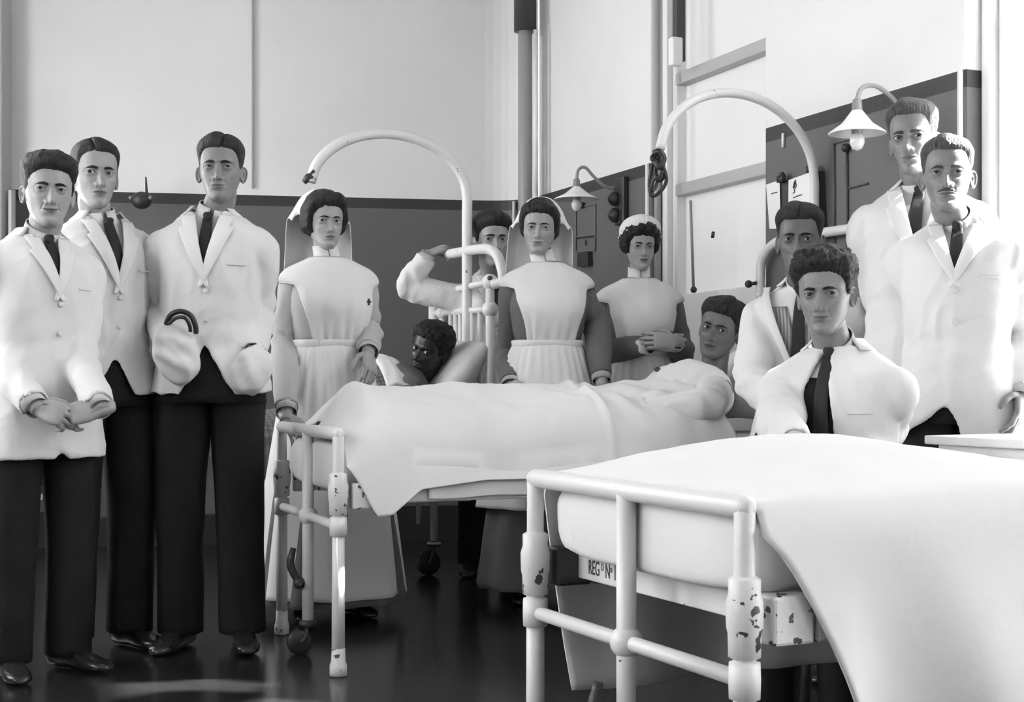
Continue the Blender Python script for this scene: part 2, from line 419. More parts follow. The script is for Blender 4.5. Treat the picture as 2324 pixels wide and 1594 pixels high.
# pilaster and pipes at the left end of the back wall
lp = MB(); q = P(4, 870, 8.0); lp.box((q.x - .12, q.y, 2.1), (.30, .16, 4.2)); struct(lp.build('trim_2', mat('shaded_white_pilaster', .42, .6, .05, 10), smooth=False, bevel=.01))  # white pilaster, its shade put into the grey colour
for px, m_, lab in ((23, M['paint'], 'white upright pipe at the left end of the ward wall, nearer the pilaster'), (31, M['pipe'], 'grey upright pipe at the left end of the ward wall, right of the white one')):
    q = P(px, 870, 7.98); t = MB().tube([V((q.x, q.y, 0)), V((q.x, q.y, CAMH + (870-432)/FPX*7.98))], .012, 10)
    tag(t.build('wall_pipe', m_, at=(q.x, q.y, 0)), lab, 'pipe')
# vertical joint on the back wall plaster
jt = MB(); q = P(573, 870, 8.33); jt.box((q.x, q.y - .0, 3.15), (.006, .03, 2.1)); struct(jt.build('trim_3', mat('grey_joint', .45, .8), smooth=False))
# dark bell hanging on the back wall
g = thing('wall_bell', P(322, 870, 8.1), 'dark round bell with an upright spike on the back wall stripe', 'bell')
c = P(321, 455, 8.05); MB().ball(c, (.058, .05, .05), 16).build('dome', M['iron'], g)
MB().tube([c + V((.03, 0, .03)), P(331, 402, 8.08)], [.009, .004], 8, 1).build('spike', M['iron'], g)
for s_ in (-1, 1): MB().ball(c + V((s_ * .056, -.02, .012)), .012, 8).build('stud', M['brass'], g)
# ------------------------------------------------------------------ beds
class Bed:
    def __init__(s, nf, ff, L):
        """nf/ff: floor points of the near and far foot posts, L: length"""
        nf, ff = V((nf[0], nf[1], 0)), V((ff[0], ff[1], 0))
        s.F = (nf + ff) / 2; s.v = (ff - nf).normalized(); s.W = (ff - nf).length
        s.u = V((s.v.y, -s.v.x, 0)); s.L = L; s.h = s.W / 2
        s.R = Matrix((s.u, s.v, V((0, 0, 1)))).transposed()
    def __call__(s, a, lat, z): return s.F + s.u * a + s.v * lat + V((0, 0, z))

def castor(root, c, R, r=.045, big=False):
    """swivel castor under a post at point c (z = bottom of the post)"""
    fk = MB()
    for sd in (-1, 1):
        fk.tube([c + V((0,0,0)), c + R @ V((-.012, sd * .022, -.035)), c + R @ V((-.03, sd * .024, -(c.z - r)))], .008, 8, 4)
    fk.lathe([(.02, -.006), (.032, -.002), (.032, .012), (.02, .02)], c, n=16)
    f = fk.build('castor_fork', M['iron'], root)
    wl_ = MB(); m = R @ Matrix.Rotation(PI/2, 3, 'X')
    wl_.lathe([(.008, -.016), (r*.8, -.014), (r, -.008), (r, .008), (r*.8, .014), (.008, .016)], V((c.x, c.y, r)) + R @ V((-.03, 0, 0)), m, 20)
    wl_.build('castor_wheel', M['rubber'], f)

def foot_frame(B, root, zr, zc, zk, pr, castor_mid=True, worn=True, castorpost=None):
    e, ew = M['enamel'], M['enamel_worn']
    for sd in (-1, 1):
        lat = sd * B.h
        MB().tube([B(0, lat, .05), B(0, lat, zk - .05)], [pr * 1.12, pr * 1.05], 16, 1).tube([B(0, lat, zk - .06), B(0, lat, zr)], pr, 16, 1, dome=True).build('foot_post', e, root)
        MB().lathe([(pr*.9, 0), (pr*1.45, .003), (pr*1.45, .035), (pr*1.2, .05), (pr*1.15, .09), (pr, .095)], B(0, lat, 0), n=16).build('foot_ferrule', ew, root)
        k = MB().lathe([(pr, -.075), (pr*1.5, -.07), (pr*1.55, -.03), (pr*1.7, -.02), (pr*1.75, .02), (pr*1.5, .035), (pr*1.5, .06), (pr, .066)], B(0, lat, zk), n=18)
        k.build('corner_clamp', ew, root)
        MB().lathe([(pr, -.032), (pr*1.45, -.03), (pr*1.5, 0), (pr*1.45, .03), (pr, .032)], B(0, lat, zc), n=18).build('rail_joint', e, root)
        dk = M['darkwood'] if (sd == 1 and worn) else ew
        b = MB().box(B(.085, lat, zk - .012), (.085, .05, .085), B.R).box(B(.165, lat, zk - .012), (.06, .045, .085), B.R)
        b.build('clamp_block', dk, root, smooth=False, bevel=.006)
        MB().box(B(B.L / 2 + .08, lat, zk - .015), (B.L - .2, .035, .045), B.R).build('side_rail', e, root, smooth=False, bevel=.004)
    MB().tube([B(0, -B.h, zr), B(0, B.h, zr)], pr * 1.1, 16, 1, dome=True).build('top_rail', e, root)
    MB().tube([B(0, -B.h, zc), B(0, B.h, zc)], pr * .8, 14, 1).build('cross_rail', e, root)
    zb = .10
    m = MB().tube([B(0, 0, zb), B(0, 0, zr)], pr * 1.05, 16, 1)
    m.build('middle_post', e, root)
    MB().ball(B(0, 0, zc), (pr*1.75, pr*1.75, pr*1.75), 12).build('rail_joint', e, root)
    castor(root, B(0, 0, zb), B.R)
    # castor lifting lever on the middle post
    lv = MB().tube([B(-.03, .02, .25), B(-.055, .03, .31), B(-.045, .03, .37)], [.012, .014, .01], 10, 4).ball(B(-.03, .0, .25), .022, 8).tube([B(-.03, -.035, .245), B(-.03, .05, .255)], .008, 8, 1)
    lv.build('castor_lever', M['iron'], root)

def rounded_mattress(B, s0, s1, z0, z1, name, label, inset=.03, ee=.42):
    t = thing(name, B(.5, 0, z0), label, 'mattress')
    mb = MB(); rings = []; n = 30; hw = B.h - inset
    def sect(s, k):
        r = []
        for j in range(n):
            a = 2 * PI * j / n; c, d = math.cos(a), math.sin(a); e = ee
            y = abs(c)**e * (1 if c > 0 else -1) * hw * k
            z = abs(d)**.62 * (1 if d > 0 else -1) * (z1 - z0) / 2 * (.35 + .65 * k)
            r.append(B(s, y + .008 * noise.noise(V((s * 5, j * .4, 3))), (z0 + z1) / 2 + z + .006 * noise.noise(V((s * 6, j * .5, 1)))))
        return r
    for s, k in ((s0, .70), (s0 + .008, .86), (s0 + .025, .95), (s0 + .06, 1)): rings.append(sect(s, k))
    for i in range(1, 20): rings.append(sect(s0 + .06 + (s1 - s0 - .12) * i / 20, 1))
    for s, k in ((s1 - .06, 1), (s1 - .02, .9), (s1, .6)): rings.append(sect(s, k))
    mb.loft(rings); mb.build('ticking', M['sheet'], t); return t

def drape(B, name, m, label, cat, S0, S1, ztop, bump, zn, zf, fold=.012, flare=.0, ns=90, off=.012, wr_=.006, seed=0, kf=9, thick=.006, ext=.0, roundr=.05):
    """cloth over the bed; S0/S1/zn/zf may be functions. cross coordinate runs near hem -> top -> far hem"""
    fn = lambda f: f if callable(f) else (lambda *a: f)
    S0, S1, zn, zf, bump = map(fn, (S0, S1, zn, zf, bump))
    cs = []
    for k in range(20): cs.append(('n', 1 - k / 20))
    for k in range(47): cs.append(('t', -1 + 2 * k / 46))
    for k in range(1, 21): cs.append(('f', k / 20))
    hw = B.h + off + ext
    def pt(i, j):
        kind, q = cs[j]; i_ = i / ns
        lat0 = q if kind == 't' else (-1 if kind == 'n' else 1)
        hang = 0 if kind == 't' else q
        s0, s1 = S0(lat0, hang), S1(lat0, hang)
        s = s0 + (s1 - s0) * i_
        ze = ztop + bump(s, lat0) 
        # rounding at the edge
        lat = lat0 * hw; z = ze
        if kind == 't':
            d = (1 - abs(lat0)) * hw
            if d < roundr: z = ze - (roundr - math.sqrt(max(0, roundr**2 - (roundr - d)**2)))
        else:
            ze -= roundr
            zz = zn(s) if kind == 'n' else zf(s)
            z = ze + (zz - ze) * hang
            H = abs(ze - zz)
            o_ = fold * H / .4 * sm(0, .5, hang) * (math.sin(s * kf * 2 + seed + 1.5 * noise.noise(V((s * 3, seed, 0)))) + noise.noise(V((s * 5, hang, seed))))
            lat = lat0 * (hw + flare * hang + o_ + fold * .5 * hang)
        w_ = wr_ * (noise.noise(V((s * 4.5 + lat * 3, lat * 7 - s * 2, seed))) + .6 * noise.noise(V((s * 11, lat * 11, seed + 4))))
        return B(s, lat, z + (w_ if kind == 't' else 0))
    mb = MB(); nj = len(cs)
    vs = [pt(i, j) for i in range(ns + 1) for j in range(nj)]
    fs = [(i*nj + j, (i+1)*nj + j, (i+1)*nj + j + 1, i*nj + j + 1) for i in range(ns) for j in range(nj - 1)]
    mb.add(vs, fs)
    o = mb.build(name, m, solid=thick, at=B((0.5), 0, ztop), off=0)
    return tag(o, label, cat)

def pillow(c, R, size, label, squash=None, seed=0, m='pillow'):
    mb = MB(); n = 26; L_, W_, T_ = [q / 2 for q in size]; top = []; bot = []
    def fn(sg):
        def g(u, v):
            x, y = 2*u - 1, 2*v - 1
            k = (1 - abs(x)**2.6) * (1 - abs(y)**2.6); k = max(k, 0)**.42
            ex = 1 - .07 * y * y * 1.0; ey = 1 - .07 * x * x
            z = sg * T_ * k + .012 * noise.noise(V((x*2 + seed, y*2, sg)))
            if squash: z -= sg * (squash[2] * math.exp(-((x - squash[0])**2 + (y - squash[1])**2) / .18) if sg > 0 else 0)
            return V(c) + R @ V((x * L_ * ex, y * W_ * ey, z))
        return g
    mb.grid(fn(1), n, n); mb.grid(fn(-1), n, n)
    o = mb.build('pillow', M[m], at=c); bm = bmesh.new(); bm.from_mesh(o.data)
    bmesh.ops.remove_doubles(bm, verts=bm.verts, dist=.0125); bmesh.ops.recalc_face_normals(bm, faces=bm.faces); bm.to_mesh(o.data); bm.free()
    return tag(o, label, 'pillow')

# ---- bed 3 (foreground right)
B3 = Bed((.391, 2.37), (.051, 3.08), 2.1)
b3 = thing('hospital_bed', B3(0, 0, 0), 'white iron hospital bed in the right foreground, its foot rail nearest of all', 'bed', 'white iron ward beds')
foot_frame(B3, b3, .742, .45, .56, .0185)
er = MB().box(B3(.10, 0, .553), (.012, B3.W - .02, .062), B3.R)
rail = er.build('end_rail', M['enamel'], b3, smooth=False, bevel=.003)
def text_obj(body, size, mtx, m, name, parent, label=None):
    cu = bpy.data.curves.new(name, 'FONT'); cu.body = body; cu.size = size; cu.extrude = .0006; cu.align_x = 'LEFT'
    o = bpy.data.objects.new('tmp', cu); COL.objects.link(o); bpy.context.view_layer.update()
    me = bpy.data.meshes.new_from_object(o.evaluated_get(bpy.context.evaluated_depsgraph_get()))
    bpy.data.objects.remove(o); me.transform(mtx); me.name = name; me.materials.clear(); me.materials.append(m)
    if parent is not None: me.transform(Matrix.Translation(-org_of(parent)))
    q = bpy.data.objects.new(name, me); COL.objects.link(q)
    if parent is not None: q.parent = parent
    return q
def text_at(pos, xdir, zdir):
    x = V(xdir).normalized(); y = V(zdir).normalized(); n = x.cross(y)
    return Matrix.Translation(pos) @ Matrix((x, y, n)).transposed().to_4x4()
for body, dx, dz, sz in (('REG', 0, -.011, .044), ('D', .092, .006, .022), ('N', .120, -.011, .044), ('o', .155, .006, .024), ('16', .176, -.011, .044)):
    t_ = text_at(B3(.0936, B3.h - .07 - dx * .62, .546 + dz * .8), -B3.v, (0, 0, 1)) @ Matrix.Diagonal((.62, 1, 1, 1))
    text_obj(body, sz, t_, M['ink'], 'lettering', rail, 'black stencilled lettering')
rounded_mattress(B3, .022, 2.06, .58, .738, 'mattress', 'white sheeted mattress end bulging behind the foreground foot rail', -.004, .26)
def bump3(s, l):
    return .075 * math.exp(-((s - .62) / .42)**2) * sm(-1.25, .7, l) + .012 * sm(.0, .25, s) - .03 * sm(.9, 1.3, s) * sm(-.2, 1, l)
drape(B3, 'bedspread', M['sheet'], 'white bedspread draped to the floor over the right foreground bed', 'bedspread',
      lambda l, h: (.02 + (.30 * h**.75 if l < 0 else .10 * h)) + (.015 if l > 0 else 0), 2.0,   .742, bump3, .06, .25, off=.026, fold=.034, flare=.05, ns=130, seed=2, kf=5, wr_=.006)
# ---- bed 2 (middle, sun-tanned patient)
B2 = Bed((-.563, 4.57), (-.87, 5.33), 2.1)
b2 = thing('hospital_bed', B2(0, 0, 0), 'white iron hospital bed in the middle of the ward, under the sun-tanned patient', 'bed', 'white iron ward beds')
foot_frame(B2, b2, .785, .485, .595, .0195, worn=False)
rounded_mattress(B2, .012, 2.05, .585, .755, 'mattress', 'white sheeted mattress with rounded end on the middle bed', .015)
def bump2(s, l):
    a = abs(l); side = 1 - a**3.2
    r = .175 * sm(-.02, .19, s)
    r += .03 * math.exp(-((s - .12) / .1)**2) * math.exp(-(l / .35)**2)
    leg = .018 * math.cos(l * 5.5) * sm(.2, .5, s) * sm(1.2, .8, s)
    torso = .03 * sm(1.1, 1.5, s) * math.exp(-(l / .5)**2)
    fold_ = .017 * math.exp(-((s - 1.02 - .03 * l) / .013)**2)
    wv = .012 * sm(1.0, 1.1, s) * math.sin(s * 30 + l * 9)
    dip = -.03 * math.exp(-((s - .62) / .2)**2) * sm(-.2, -1, l)
    n1_ = noise.noise(V((s * 6.5 + l * 2.2, l * 2.0 - s * 1.5, 3.3))); n2_ = noise.noise(V((s * 12 - l * 4, l * 3 + s * 2, 8.1)))
    cr = (.5 - abs(n1_) * 2.2) * .016 + (.4 - abs(n2_) * 2) * .007
    fold_ += cr * (.35 + .65 * sm(.75, 1.05, s)) * sm(1.0, .9, a)
    return (r + leg + torso) * side + fold_ + wv * side + dip
drape(B2, 'bedspread', M['sheet'], 'white bedspread humped over the legs of the sun-tanned patient', 'bedspread',
      lambda l, h: .02 + (.10 * h if l < 0 else .03), lambda l, h: 1.40 - .10 * l, .752, bump2,
      lambda s: lin([(.0, .60), (.10, .515), (.17, .52), (.27, .60), (.5, .625), (2, .625)], s), .64, fold=.017, flare=.02, ns=190, seed=5, kf=6, wr_=.013, roundr=.07)
drape(B2, 'bed_sheet', M['sheet'], 'crumpled white under-sheet hanging below the middle bedspread', 'sheet',
      lambda l, h: .30, 1.55, .655, 0, lambda s: .572 + .012 * noise.noise(V((s * 4, 0, 0))), .62, fold=.018, flare=-.004, ns=80, seed=9, kf=10, off=.022, wr_=.0, roundr=.02)
# head frame of bed 2
def head_arch(B, root, z_top, z_bot=.05, s=None, pr=.02, rad=.10):
    s = B.L if s is None else s
    pts = [B(s, B.h, z_bot), B(s, B.h, z_top - .30), B(s, B.h, z_top - .16), B(s, B.h * .96, z_top - .07), B(s, B.h * .74, z_top - .01), B(s, B.h*.4, z_top),
           B(s, -B.h*.4, z_top), B(s, -B.h * .74, z_top - .01), B(s, -B.h * .96, z_top - .07), B(s, -B.h, z_top - .16), B(s, -B.h, z_top - .30), B(s, -B.h, z_bot)]
    MB().tube(pts, pr, 14, 6).build('head_rail', M['enamel'], root)
head_arch(B2, b2, 1.555)
for lat in (-.24, 0, .24):
    MB().tube([B2(B2.L, lat, .62), B2(B2.L, lat, 1.22)], .008, 8, 1).build('head_bar', M['enamel'], b2)
for z in (.62, 1.22): MB().tube([B2(B2.L, -B2.h, z), B2(B2.L, B2.h, z)], .011, 8, 1).build('head_cross_rail', M['enamel'], b2)
for l in (1, -1): MB().ball(B2(B2.L, l * B2.h, 1.335), .024, 10).build('head_joint', M['enamel'], b2)
# overhead hoop (self-help pole) over the pillow
def hoop(B, s_post, a, z0, zs, zt, r, root, lat=0.0, name='overhead_hoop', ze=None, drift=0.0):
    pts = [B(s_post, lat, z0), B(s_post, lat, (z0 + zs) / 2), B(s_post, lat, zs - .16), B(s_post, lat, zs - .07), B(s_post, lat, zs)]
    for k in range(1, 11):
        t = PI * k / 10 * .97
        pts.append(B(s_post - a + a * math.cos(t), lat + drift * k, zs + (zt - zs) * math.sin(t) + ((ze or zs) - zs) * k / 10))
    return MB().tube(pts, r, 14, 4).build(name, M['enamel'], root), pts[-1]
_, e2 = hoop(B2, 2.1, .355, .60, 1.77, 2.07, .019, b2, ze=1.83)
st = thing('leather_straps', e2, 'bundle of dark leather straps looped on the hoop end beside the frosted window', 'straps')
rg = random.Random(4)
def loop(pts, r=.008): return MB().tube([P(x, y, 5.42 + d) for x, y, d in pts], r, 8, 6).build('strap', M['rubber'], st)
loop([(1498, 348, 0), (1484, 352, -.02), (1480, 362, -.03), (1500, 372, -.03), (1508, 395, -.02), (1497, 410, 0), (1488, 390, .02), (1492, 360, .02)])
loop([(1490, 352, .0), (1478, 385, .0), (1474, 420, .01), (1480, 445, .01), (1498, 436, .01), (1512, 412, 0), (1508, 385, 0), (1496, 356, 0)], .007)
loop([(1494, 350, -.02), (1506, 375, -.02), (1498, 400, -.03), (1483, 410, -.02), (1478, 432, -.01), (1487, 428, .0), (1494, 400, .01)], .006)
loop([(1484, 348, -.03), (1496, 344, -.04), (1506, 360, -.04), (1496, 380, -.04), (1486, 366, -.03)], .012)
# ---- bed 1 (background, dark-skinned patient)
_nh = V((-.103, 6.55, 0)); _u = V((.927, .374, 0)); _v = V((-.374, .927, 0))
B1 = Bed(_nh - _u * 2.1, _nh - _u * 2.1 + _v * .80, 2.1)
b1 = thing('hospital_bed', B1(0, 0, 0), 'white iron hospital bed at the back whose curved head rail a man holds', 'bed', 'white iron ward beds')
foot_frame(B1, b1, .785, .485, .52, .0195, worn=False)
rounded_mattress(B1, .03, 2.0, .56, .70, 'mattress', 'mattress under the grey checked blanket of the rear bed')
HZ = lambda py, Y: CAMH + (870 - py) / FPX * Y
Yn, Yf = B1(2.1, -B1.h, 0).y, B1(2.1, B1.h, 0).y
zt1 = HZ(665, Yf); zj = HZ(703, Yn)
MB().tube([B1(2.1, B1.h, .40), B1(2.1, B1.h, zt1 + .03)], .030, 16, 1).build('head_post', M['enamel'], b1)
MB().lathe([(.028, 0), (.028, .004), (.001, .005)], B1(2.1, B1.h, zt1 + .03), n=14).build('post_socket', M['iron'], b1)
MB().tube([B1(2.1, -B1.h, .40), B1(2.1, -B1.h, HZ(640, Yn))], .021, 16, 1).build('head_post', M['enamel'], b1)
for py_n, py_f in ((640, 668), (702, 712)):
    zn_, zf_ = HZ(py_n, Yn), HZ(py_f, Yf)
    MB().tube([B1(2.1, -B1.h, zn_), B1(2.1, B1.h, zf_)], .017, 12, 1).build('head_cross_rail', M['enamel'], b1)
    MB().ball(B1(2.1, -B1.h, zn_), .038, 12).build('head_joint', M['enamel'], b1)
    MB().ball(B1(2.1, B1.h * .68, zn_ * .16 + zf_ * .84), .033, 12).build('head_joint', M['enamel'], b1)
MB().tube([B1(2.1, B1.h * .68, .5), B1(2.1, B1.h * .68, HZ(668, Yf) - .01)], .017, 12, 1).build('head_bar', M['enamel'], b1)
for q in (.36, .18, 0, -.2, -.42, -.68):
    MB().tube([B1(2.1, B1.h * q, .5), B1(2.1, B1.h * q, HZ(706, 7.1))], .013, 10, 1).build('head_bar', M['enamel'], b1)
MB().box(B1(2.1, 0, .5), (.03, B1.W, .05), B1.R).build('head_base_rail', M['enamel'], b1, smooth=False, bevel=.005)
# lifted-off curved head rail, one end still socketed on the near post, the other held by the man
hp = [P(1018, 577, 6.97), P(1048, 572, 6.84), P(1085, 566, 6.68), P(1112, 567, 6.58), P(1128, 580, 6.53), P(1136, 600, 6.51), P(1141, 622, 6.50), P(1139, 640, 6.50), P(1118, 646, 6.52)]
hr = MB().tube(hp, .024, 14, 6); hr.build('curved_head_rail', M['enamel'], b1)
MB().ball(P(1042, 571, 6.835), (.011, .011, .011), 8).build('rail_rivet', M['iron'], b1)
MB().ball(P(1112, 632, 6.52), (.013, .013, .013), 8).build('rail_rivet', M['iron'], b1)
_, e1 = hoop(B1, 2.085, .385, .6, HZ(450, 6.85), HZ(313, 6.75), .025, b1, lat=-.13, ze=HZ(432, 6.6), drift=0)
hk = MB().tube([e1 + V((.02, 0, .01)), e1 + V((-.005, -.01, .02)), e1 + V((-.03, -.01, -.005))], [.014, .02, .012], 10, 4).tube([e1 + V((-.01, -.01, .02)), e1 + V((.02, -.02, .05))], .008, 8, 1)
hk.build('hoop_hook', M['iron'], b1)
# underframe and castored leg near the head
MB().box(B1(1.80, -B1.h + .02, .43), (.42, .03, .05), B1.R).build('under_board', M['enamel'], b1, smooth=False, bevel=.004)
MB().box(B1(1.84, -B1.h + .25, .43), (.05, .5, .05), B1.R).build('under_board', M['enamel'], b1, smooth=False, bevel=.004)
_q = P(985, 870, 6.98); _q.z = 0
for d, lat, z0 in (((_q - B1.F).dot(B1.u), (_q - B1.F).dot(B1.v), .15), (1.83, B1.h, .15)):
    MB().tube([B1(d, lat, z0), B1(d, lat, .52)], .019, 12, 1).build('head_leg', M['enamel'], b1)
    MB().lathe([(.02, 0), (.034, .003), (.034, .012), (.02, .018)], B1(d, lat, z0), n=14).build('leg_collar', M['enamel'], b1)
    castor(b1, B1(d, lat, z0), B1.R, .062)
MB().tube([B1(1.9, .05, .40), B1(1.9, .05, .26)], .012, 10, 1).build('brake_rod', M['enamel'], b1)
def bump1(s, l):
    a = abs(l); up = .225 * sm(1.15, 1.62, s) * (1 - .12 * a**2)
    return (.11 * sm(.0, .3, s)) * (1 - a**3) + up
drape(B1, 'blanket', M['check'], 'grey checked blanket over the dark-skinned patient on the rear bed', 'blanket', .03, 1.66, .71, bump1, .53, .53, fold=.012, ns=80, seed=3, wr_=.008, roundr=.06)
drape(B1, 'shaded_sheet', mat('shaded_linen_grey', .10, .95, .3, 40), 'white under-sheet with shade painted in as grey, low on the rear bed at left', 'blanket', .25, .90, .66, 0, .385, .5, fold=.014, ns=50, seed=4, off=.03, wr_=0, roundr=.02)  # white sheet in shadow, the darkness painted into its colour
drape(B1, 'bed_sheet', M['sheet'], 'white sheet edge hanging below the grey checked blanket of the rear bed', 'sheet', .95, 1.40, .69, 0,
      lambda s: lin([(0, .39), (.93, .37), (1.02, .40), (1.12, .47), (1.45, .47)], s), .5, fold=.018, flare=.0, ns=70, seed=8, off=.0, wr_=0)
# turned-back white sheet across the blanket top
tb_ = MB()
def tfn(u, v):
    l = -1.02 + 2.0 * u; s = 1.605 + .10 * v
    z = .71 + bump1(min(s, 1.66), max(-1, min(1, l))) + .022 + .012 * math.sin(v * PI) + .008 * noise.noise(V((u * 9, v * 4, 2)))
    return B1(s + .012 * noise.noise(V((u * 6, v * 2, 7))), l * (B1.h + .01), z)
tb_.grid(tfn, 40, 10)
tag(tb_.build('turned_sheet', M['sheet'], solid=.022, at=B1(1.6, 0, .9), off=0), 'white sheet folded back over the top of the grey checked blanket', 'sheet')
# pillows
PR = frame(V((B1.u.x * .55, B1.u.y * .55, .72)), -B1.u + V((0, 0, .5)))
pillow(B1(1.985, -.10, .985), PR, (.40, .66, .17), 'white pillow propped on the rear bed behind the dark-skinned patient', seed=2)
PR2 = frame(V((B2.u.x * .8, B2.u.y * .8, .55)), -B2.u + V((0, 0, 1.2)))
pillow(B2(1.86, .04, .965), PR2, (.44, .70, .20), 'white pillow behind the head of the sun-tanned patient', seed=6)
# ------------------------------------------------------------------ locker
lk = thing('bedside_locker', V((1.2, 4.0, 0)), 'white bedside locker with overhanging top at the right edge', 'locker')
LR = frame(V((.46, -.89, 0))); ex, ey = LR.col[0], -LR.col[1]
if ey.x < 0: ey = -ey
c0 = P(2097, 990, 4.05); c0.z = 0
def LP(a, b, z): return c0 + ex * a + ey * b + V((0, 0, z))
MB().box(LP(.26, .2, .7875), (.52, .40, .025), LR).build('locker_top', M['cream'], lk, smooth=False, bevel=.004)
MB().box(LP(.26, .2, .43), (.46, .35, .69), LR).build('carcass', M['cream'], lk, smooth=False, bevel=.004)
dr = MB().box(LP(.26, .018, .44), (.41, .012, .62), LR).build('locker_door', M['cream'], lk, smooth=False, bevel=.003)
MB().ball(LP(.42, .005, .5), .012, 8).build('door_knob', M['brass'], dr)
for a in (.05, .47):
    for b in (.045, .355): MB().box(LP(a, b, .045), (.035, .035, .09), LR).build('locker_foot', M['cream'], lk, smooth=False, bevel=.004)
# ------------------------------------------------------------------ wall lamps, boards, papers
def wall_lamp(Y, zr, za, rs, off, label, cords, board=None):
    t = thing('wall_lamp', wr(Y, zr), label, 'lamp', 'gooseneck wall lamps')
    c = wr(Y) + WN * off
    MB().lathe([(.018, za - zr + .006), (.022, za - zr), (rs * .55, (za - zr) * .45), (rs, .004), (rs, 0), (rs * .96, 0), (rs * .52, (za - zr) * .40), (.016, za - zr - .008)], (c.x, c.y, zr), n=36).build('lamp_shade', M['porcelain'], t)
    MB().lathe([(.014, za - zr + .045), (.017, za - zr + .04), (.02, za - zr), (.024, za - zr - .02), (.02, .0), (.018, -.004)], (c.x, c.y, zr), n=16).build('lamp_holder', M['brass'], t)
    MB().lathe([(.002, -.062), (.018, -.055), (.027, -.035), (.027, -.018), (.018, .002)], (c.x, c.y, zr), n=16).build('bulb', M['glassy'], t)
    pts = [wr(Y) + WN * (off * a) + V((0, 0, z)) + WT * (0) for a, z in cords]
    MB().tube(pts, .0085, 10, 6).build('gooseneck_arm', M['pipe'] if off > .2 else M['paint'], t)
    return t
wall_lamp(7.43, 1.905, 1.968, .118, .25, 'white conical wall lamp on a gooseneck left of the dark switch board', [(.02, 1.965), (.35, 1.985), (.6, 2.03), (.8, 2.075), (.96, 2.06), (1, 2.0), (1, 1.97)])
wall_lamp(5.254, 1.862, 1.944, .104, .25, 'white conical wall lamp with glass bulb left of the tallest man', [(.0, 1.955), (.2, 1.975), (.45, 2.02), (.7, 2.045), (.92, 2.03), (1, 1.985), (1, 1.945)])
sb = thing('switch_board', wr(7.40, 1.9), 'dark wooden switch board with two round switches on the wall', 'switch board')
z0, z1 = HZ(512, 7.4), HZ(405, 7.4)
sbb = MB().box(wr(7.38, (z0 + z1) / 2, -.018), (.105, .03, z1 - z0), RW); sbb.build('backboard', M['darkwood'], sb, smooth=False, bevel=.006)
for py in (452, 489):
    z = HZ(py, 7.4); c = wr(7.41, z, -.04)
    m = frame(WN) @ Matrix.Rotation(PI/2, 3, 'Y')
    s_ = MB().lathe([(.034, -.012), (.038, 0), (.036, .012), (.024, .026), (.012, .03), (.011, .036), (.001, .037)], c, m, 18).build('switch', M['darkwood'] if py > 470 else M['iron'], sb)
    MB().lathe([(.03, .0125), (.03, .0165), (.022, .02), (.022, .0135)], c, m, 18).build('switch_ring', M['brass'], s_)
def wall_sheet(name, quad, Y0, label, cat, m, th=.006, lift=.01, marks=(), par=None):
    """flat sheet on the right wall: quad = px,py corners (tl,tr,br,bl)"""
    ps = []
    for px, py in quad:
        k = (px - 1162) / FPX; Y = WX0 / (k - WK); q = wr(Y, HZ(py, Y)) + WN * lift; ps.append(q)
    mb = MB(); mb.loft([[q for q in ps], [q + WN * th for q in ps]])
    if par is None: o = tag(mb.build(name, m, smooth=False, at=sum(ps, V((0,0,0))) / 4), label, cat)
    else: o = mb.build(name, m, par, smooth=False)
    for pl in marks:
        s2 = []
        for px, py in pl:
            k = (px - 1162) / FPX; Y = WX0 / (k - WK); s2.append(wr(Y, HZ(py, Y)) + WN * (lift + th + .0012))
        MB().tube(s2, .0022, 6, 3).build('handwriting', M['ink'], o)
    return o
# notices and case papers
cb1 = thing('chart_board', P(1790, 470, 5.98), 'narrow white case paper on a dark board, left of the two wall charts', 'chart')
wall_sheet('board', [(1752, 424), (1806, 405), (1806, 520), (1763, 520)], 6, '', '', M['darkwood'], .016, .004, par=cb1)
p_ = wall_sheet('case_paper', [(1750, 420), (1781, 410), (1783, 520), (1758, 520)], 6, '', '', M['paper'], .002, .024, [[(1763, 441), (1768, 439), (1776, 437)]], par=cb1)
MB().box(wr(6.0, HZ(407, 6.0), -.034), (.04, .02, .03), RW).ball(wr(6.0, HZ(398, 6.0), -.03), .013, 8).build('bulldog_clip', M['iron'], cb1)
cb2 = thing('chart_board', P(1840, 450, 5.85), 'wide white case paper with scribbles on a board, right of the two wall charts', 'chart')
wall_sheet('board', [(1804, 412), (1872, 388), (1878, 520), (1806, 522)], 6, '', '', M['darkwood'], .018, .004, par=cb2)
wall_sheet('case_paper', [(1805, 410), (1858, 391), (1862, 521), (1804, 522)], 6, '', '', M['paper'], .002, .032,
           [[(1816, 428), (1820, 412), (1823, 424), (1818, 430), (1822, 409)], [(1816, 440), (1820, 436), (1818, 432)], [(1817, 450), (1826, 446), (1836, 443)]], par=cb2)
wall_sheet('case_paper', [(1859, 391), (1869, 390), (1876, 520), (1866, 522)], 6, '', '', M['paper'], .002, .036, [], par=cb2)
MB().box(wr(5.80, HZ(386, 5.8), -.04), (.03, .02, .026), RW).ball(wr(5.80, HZ(379, 5.8), -.035), .010, 8).build('bulldog_clip', M['iron'], cb2)
dk_ = mat('grey_moulding_paint', .092, .5)
MBx = MB(); 
def wpt(px, py, lift=.006):
    k = (px - 1162) / FPX; Y = WX0 / (k - WK); return wr(Y, HZ(py, Y)) + WN * lift
cd = thing('bell_conduit', wpt(1925, 420), 'thin dark conduit with a knob running down the grey dado below the right lamp', 'conduit')
MB().tube([wpt(1924, 330), wpt(1926, 640)], .006, 8, 1).build('conduit_run', dk_, cd)
MB().ball(wpt(1926, 336, .015), .018, 10).build('bell_push', M['iron'], cd)
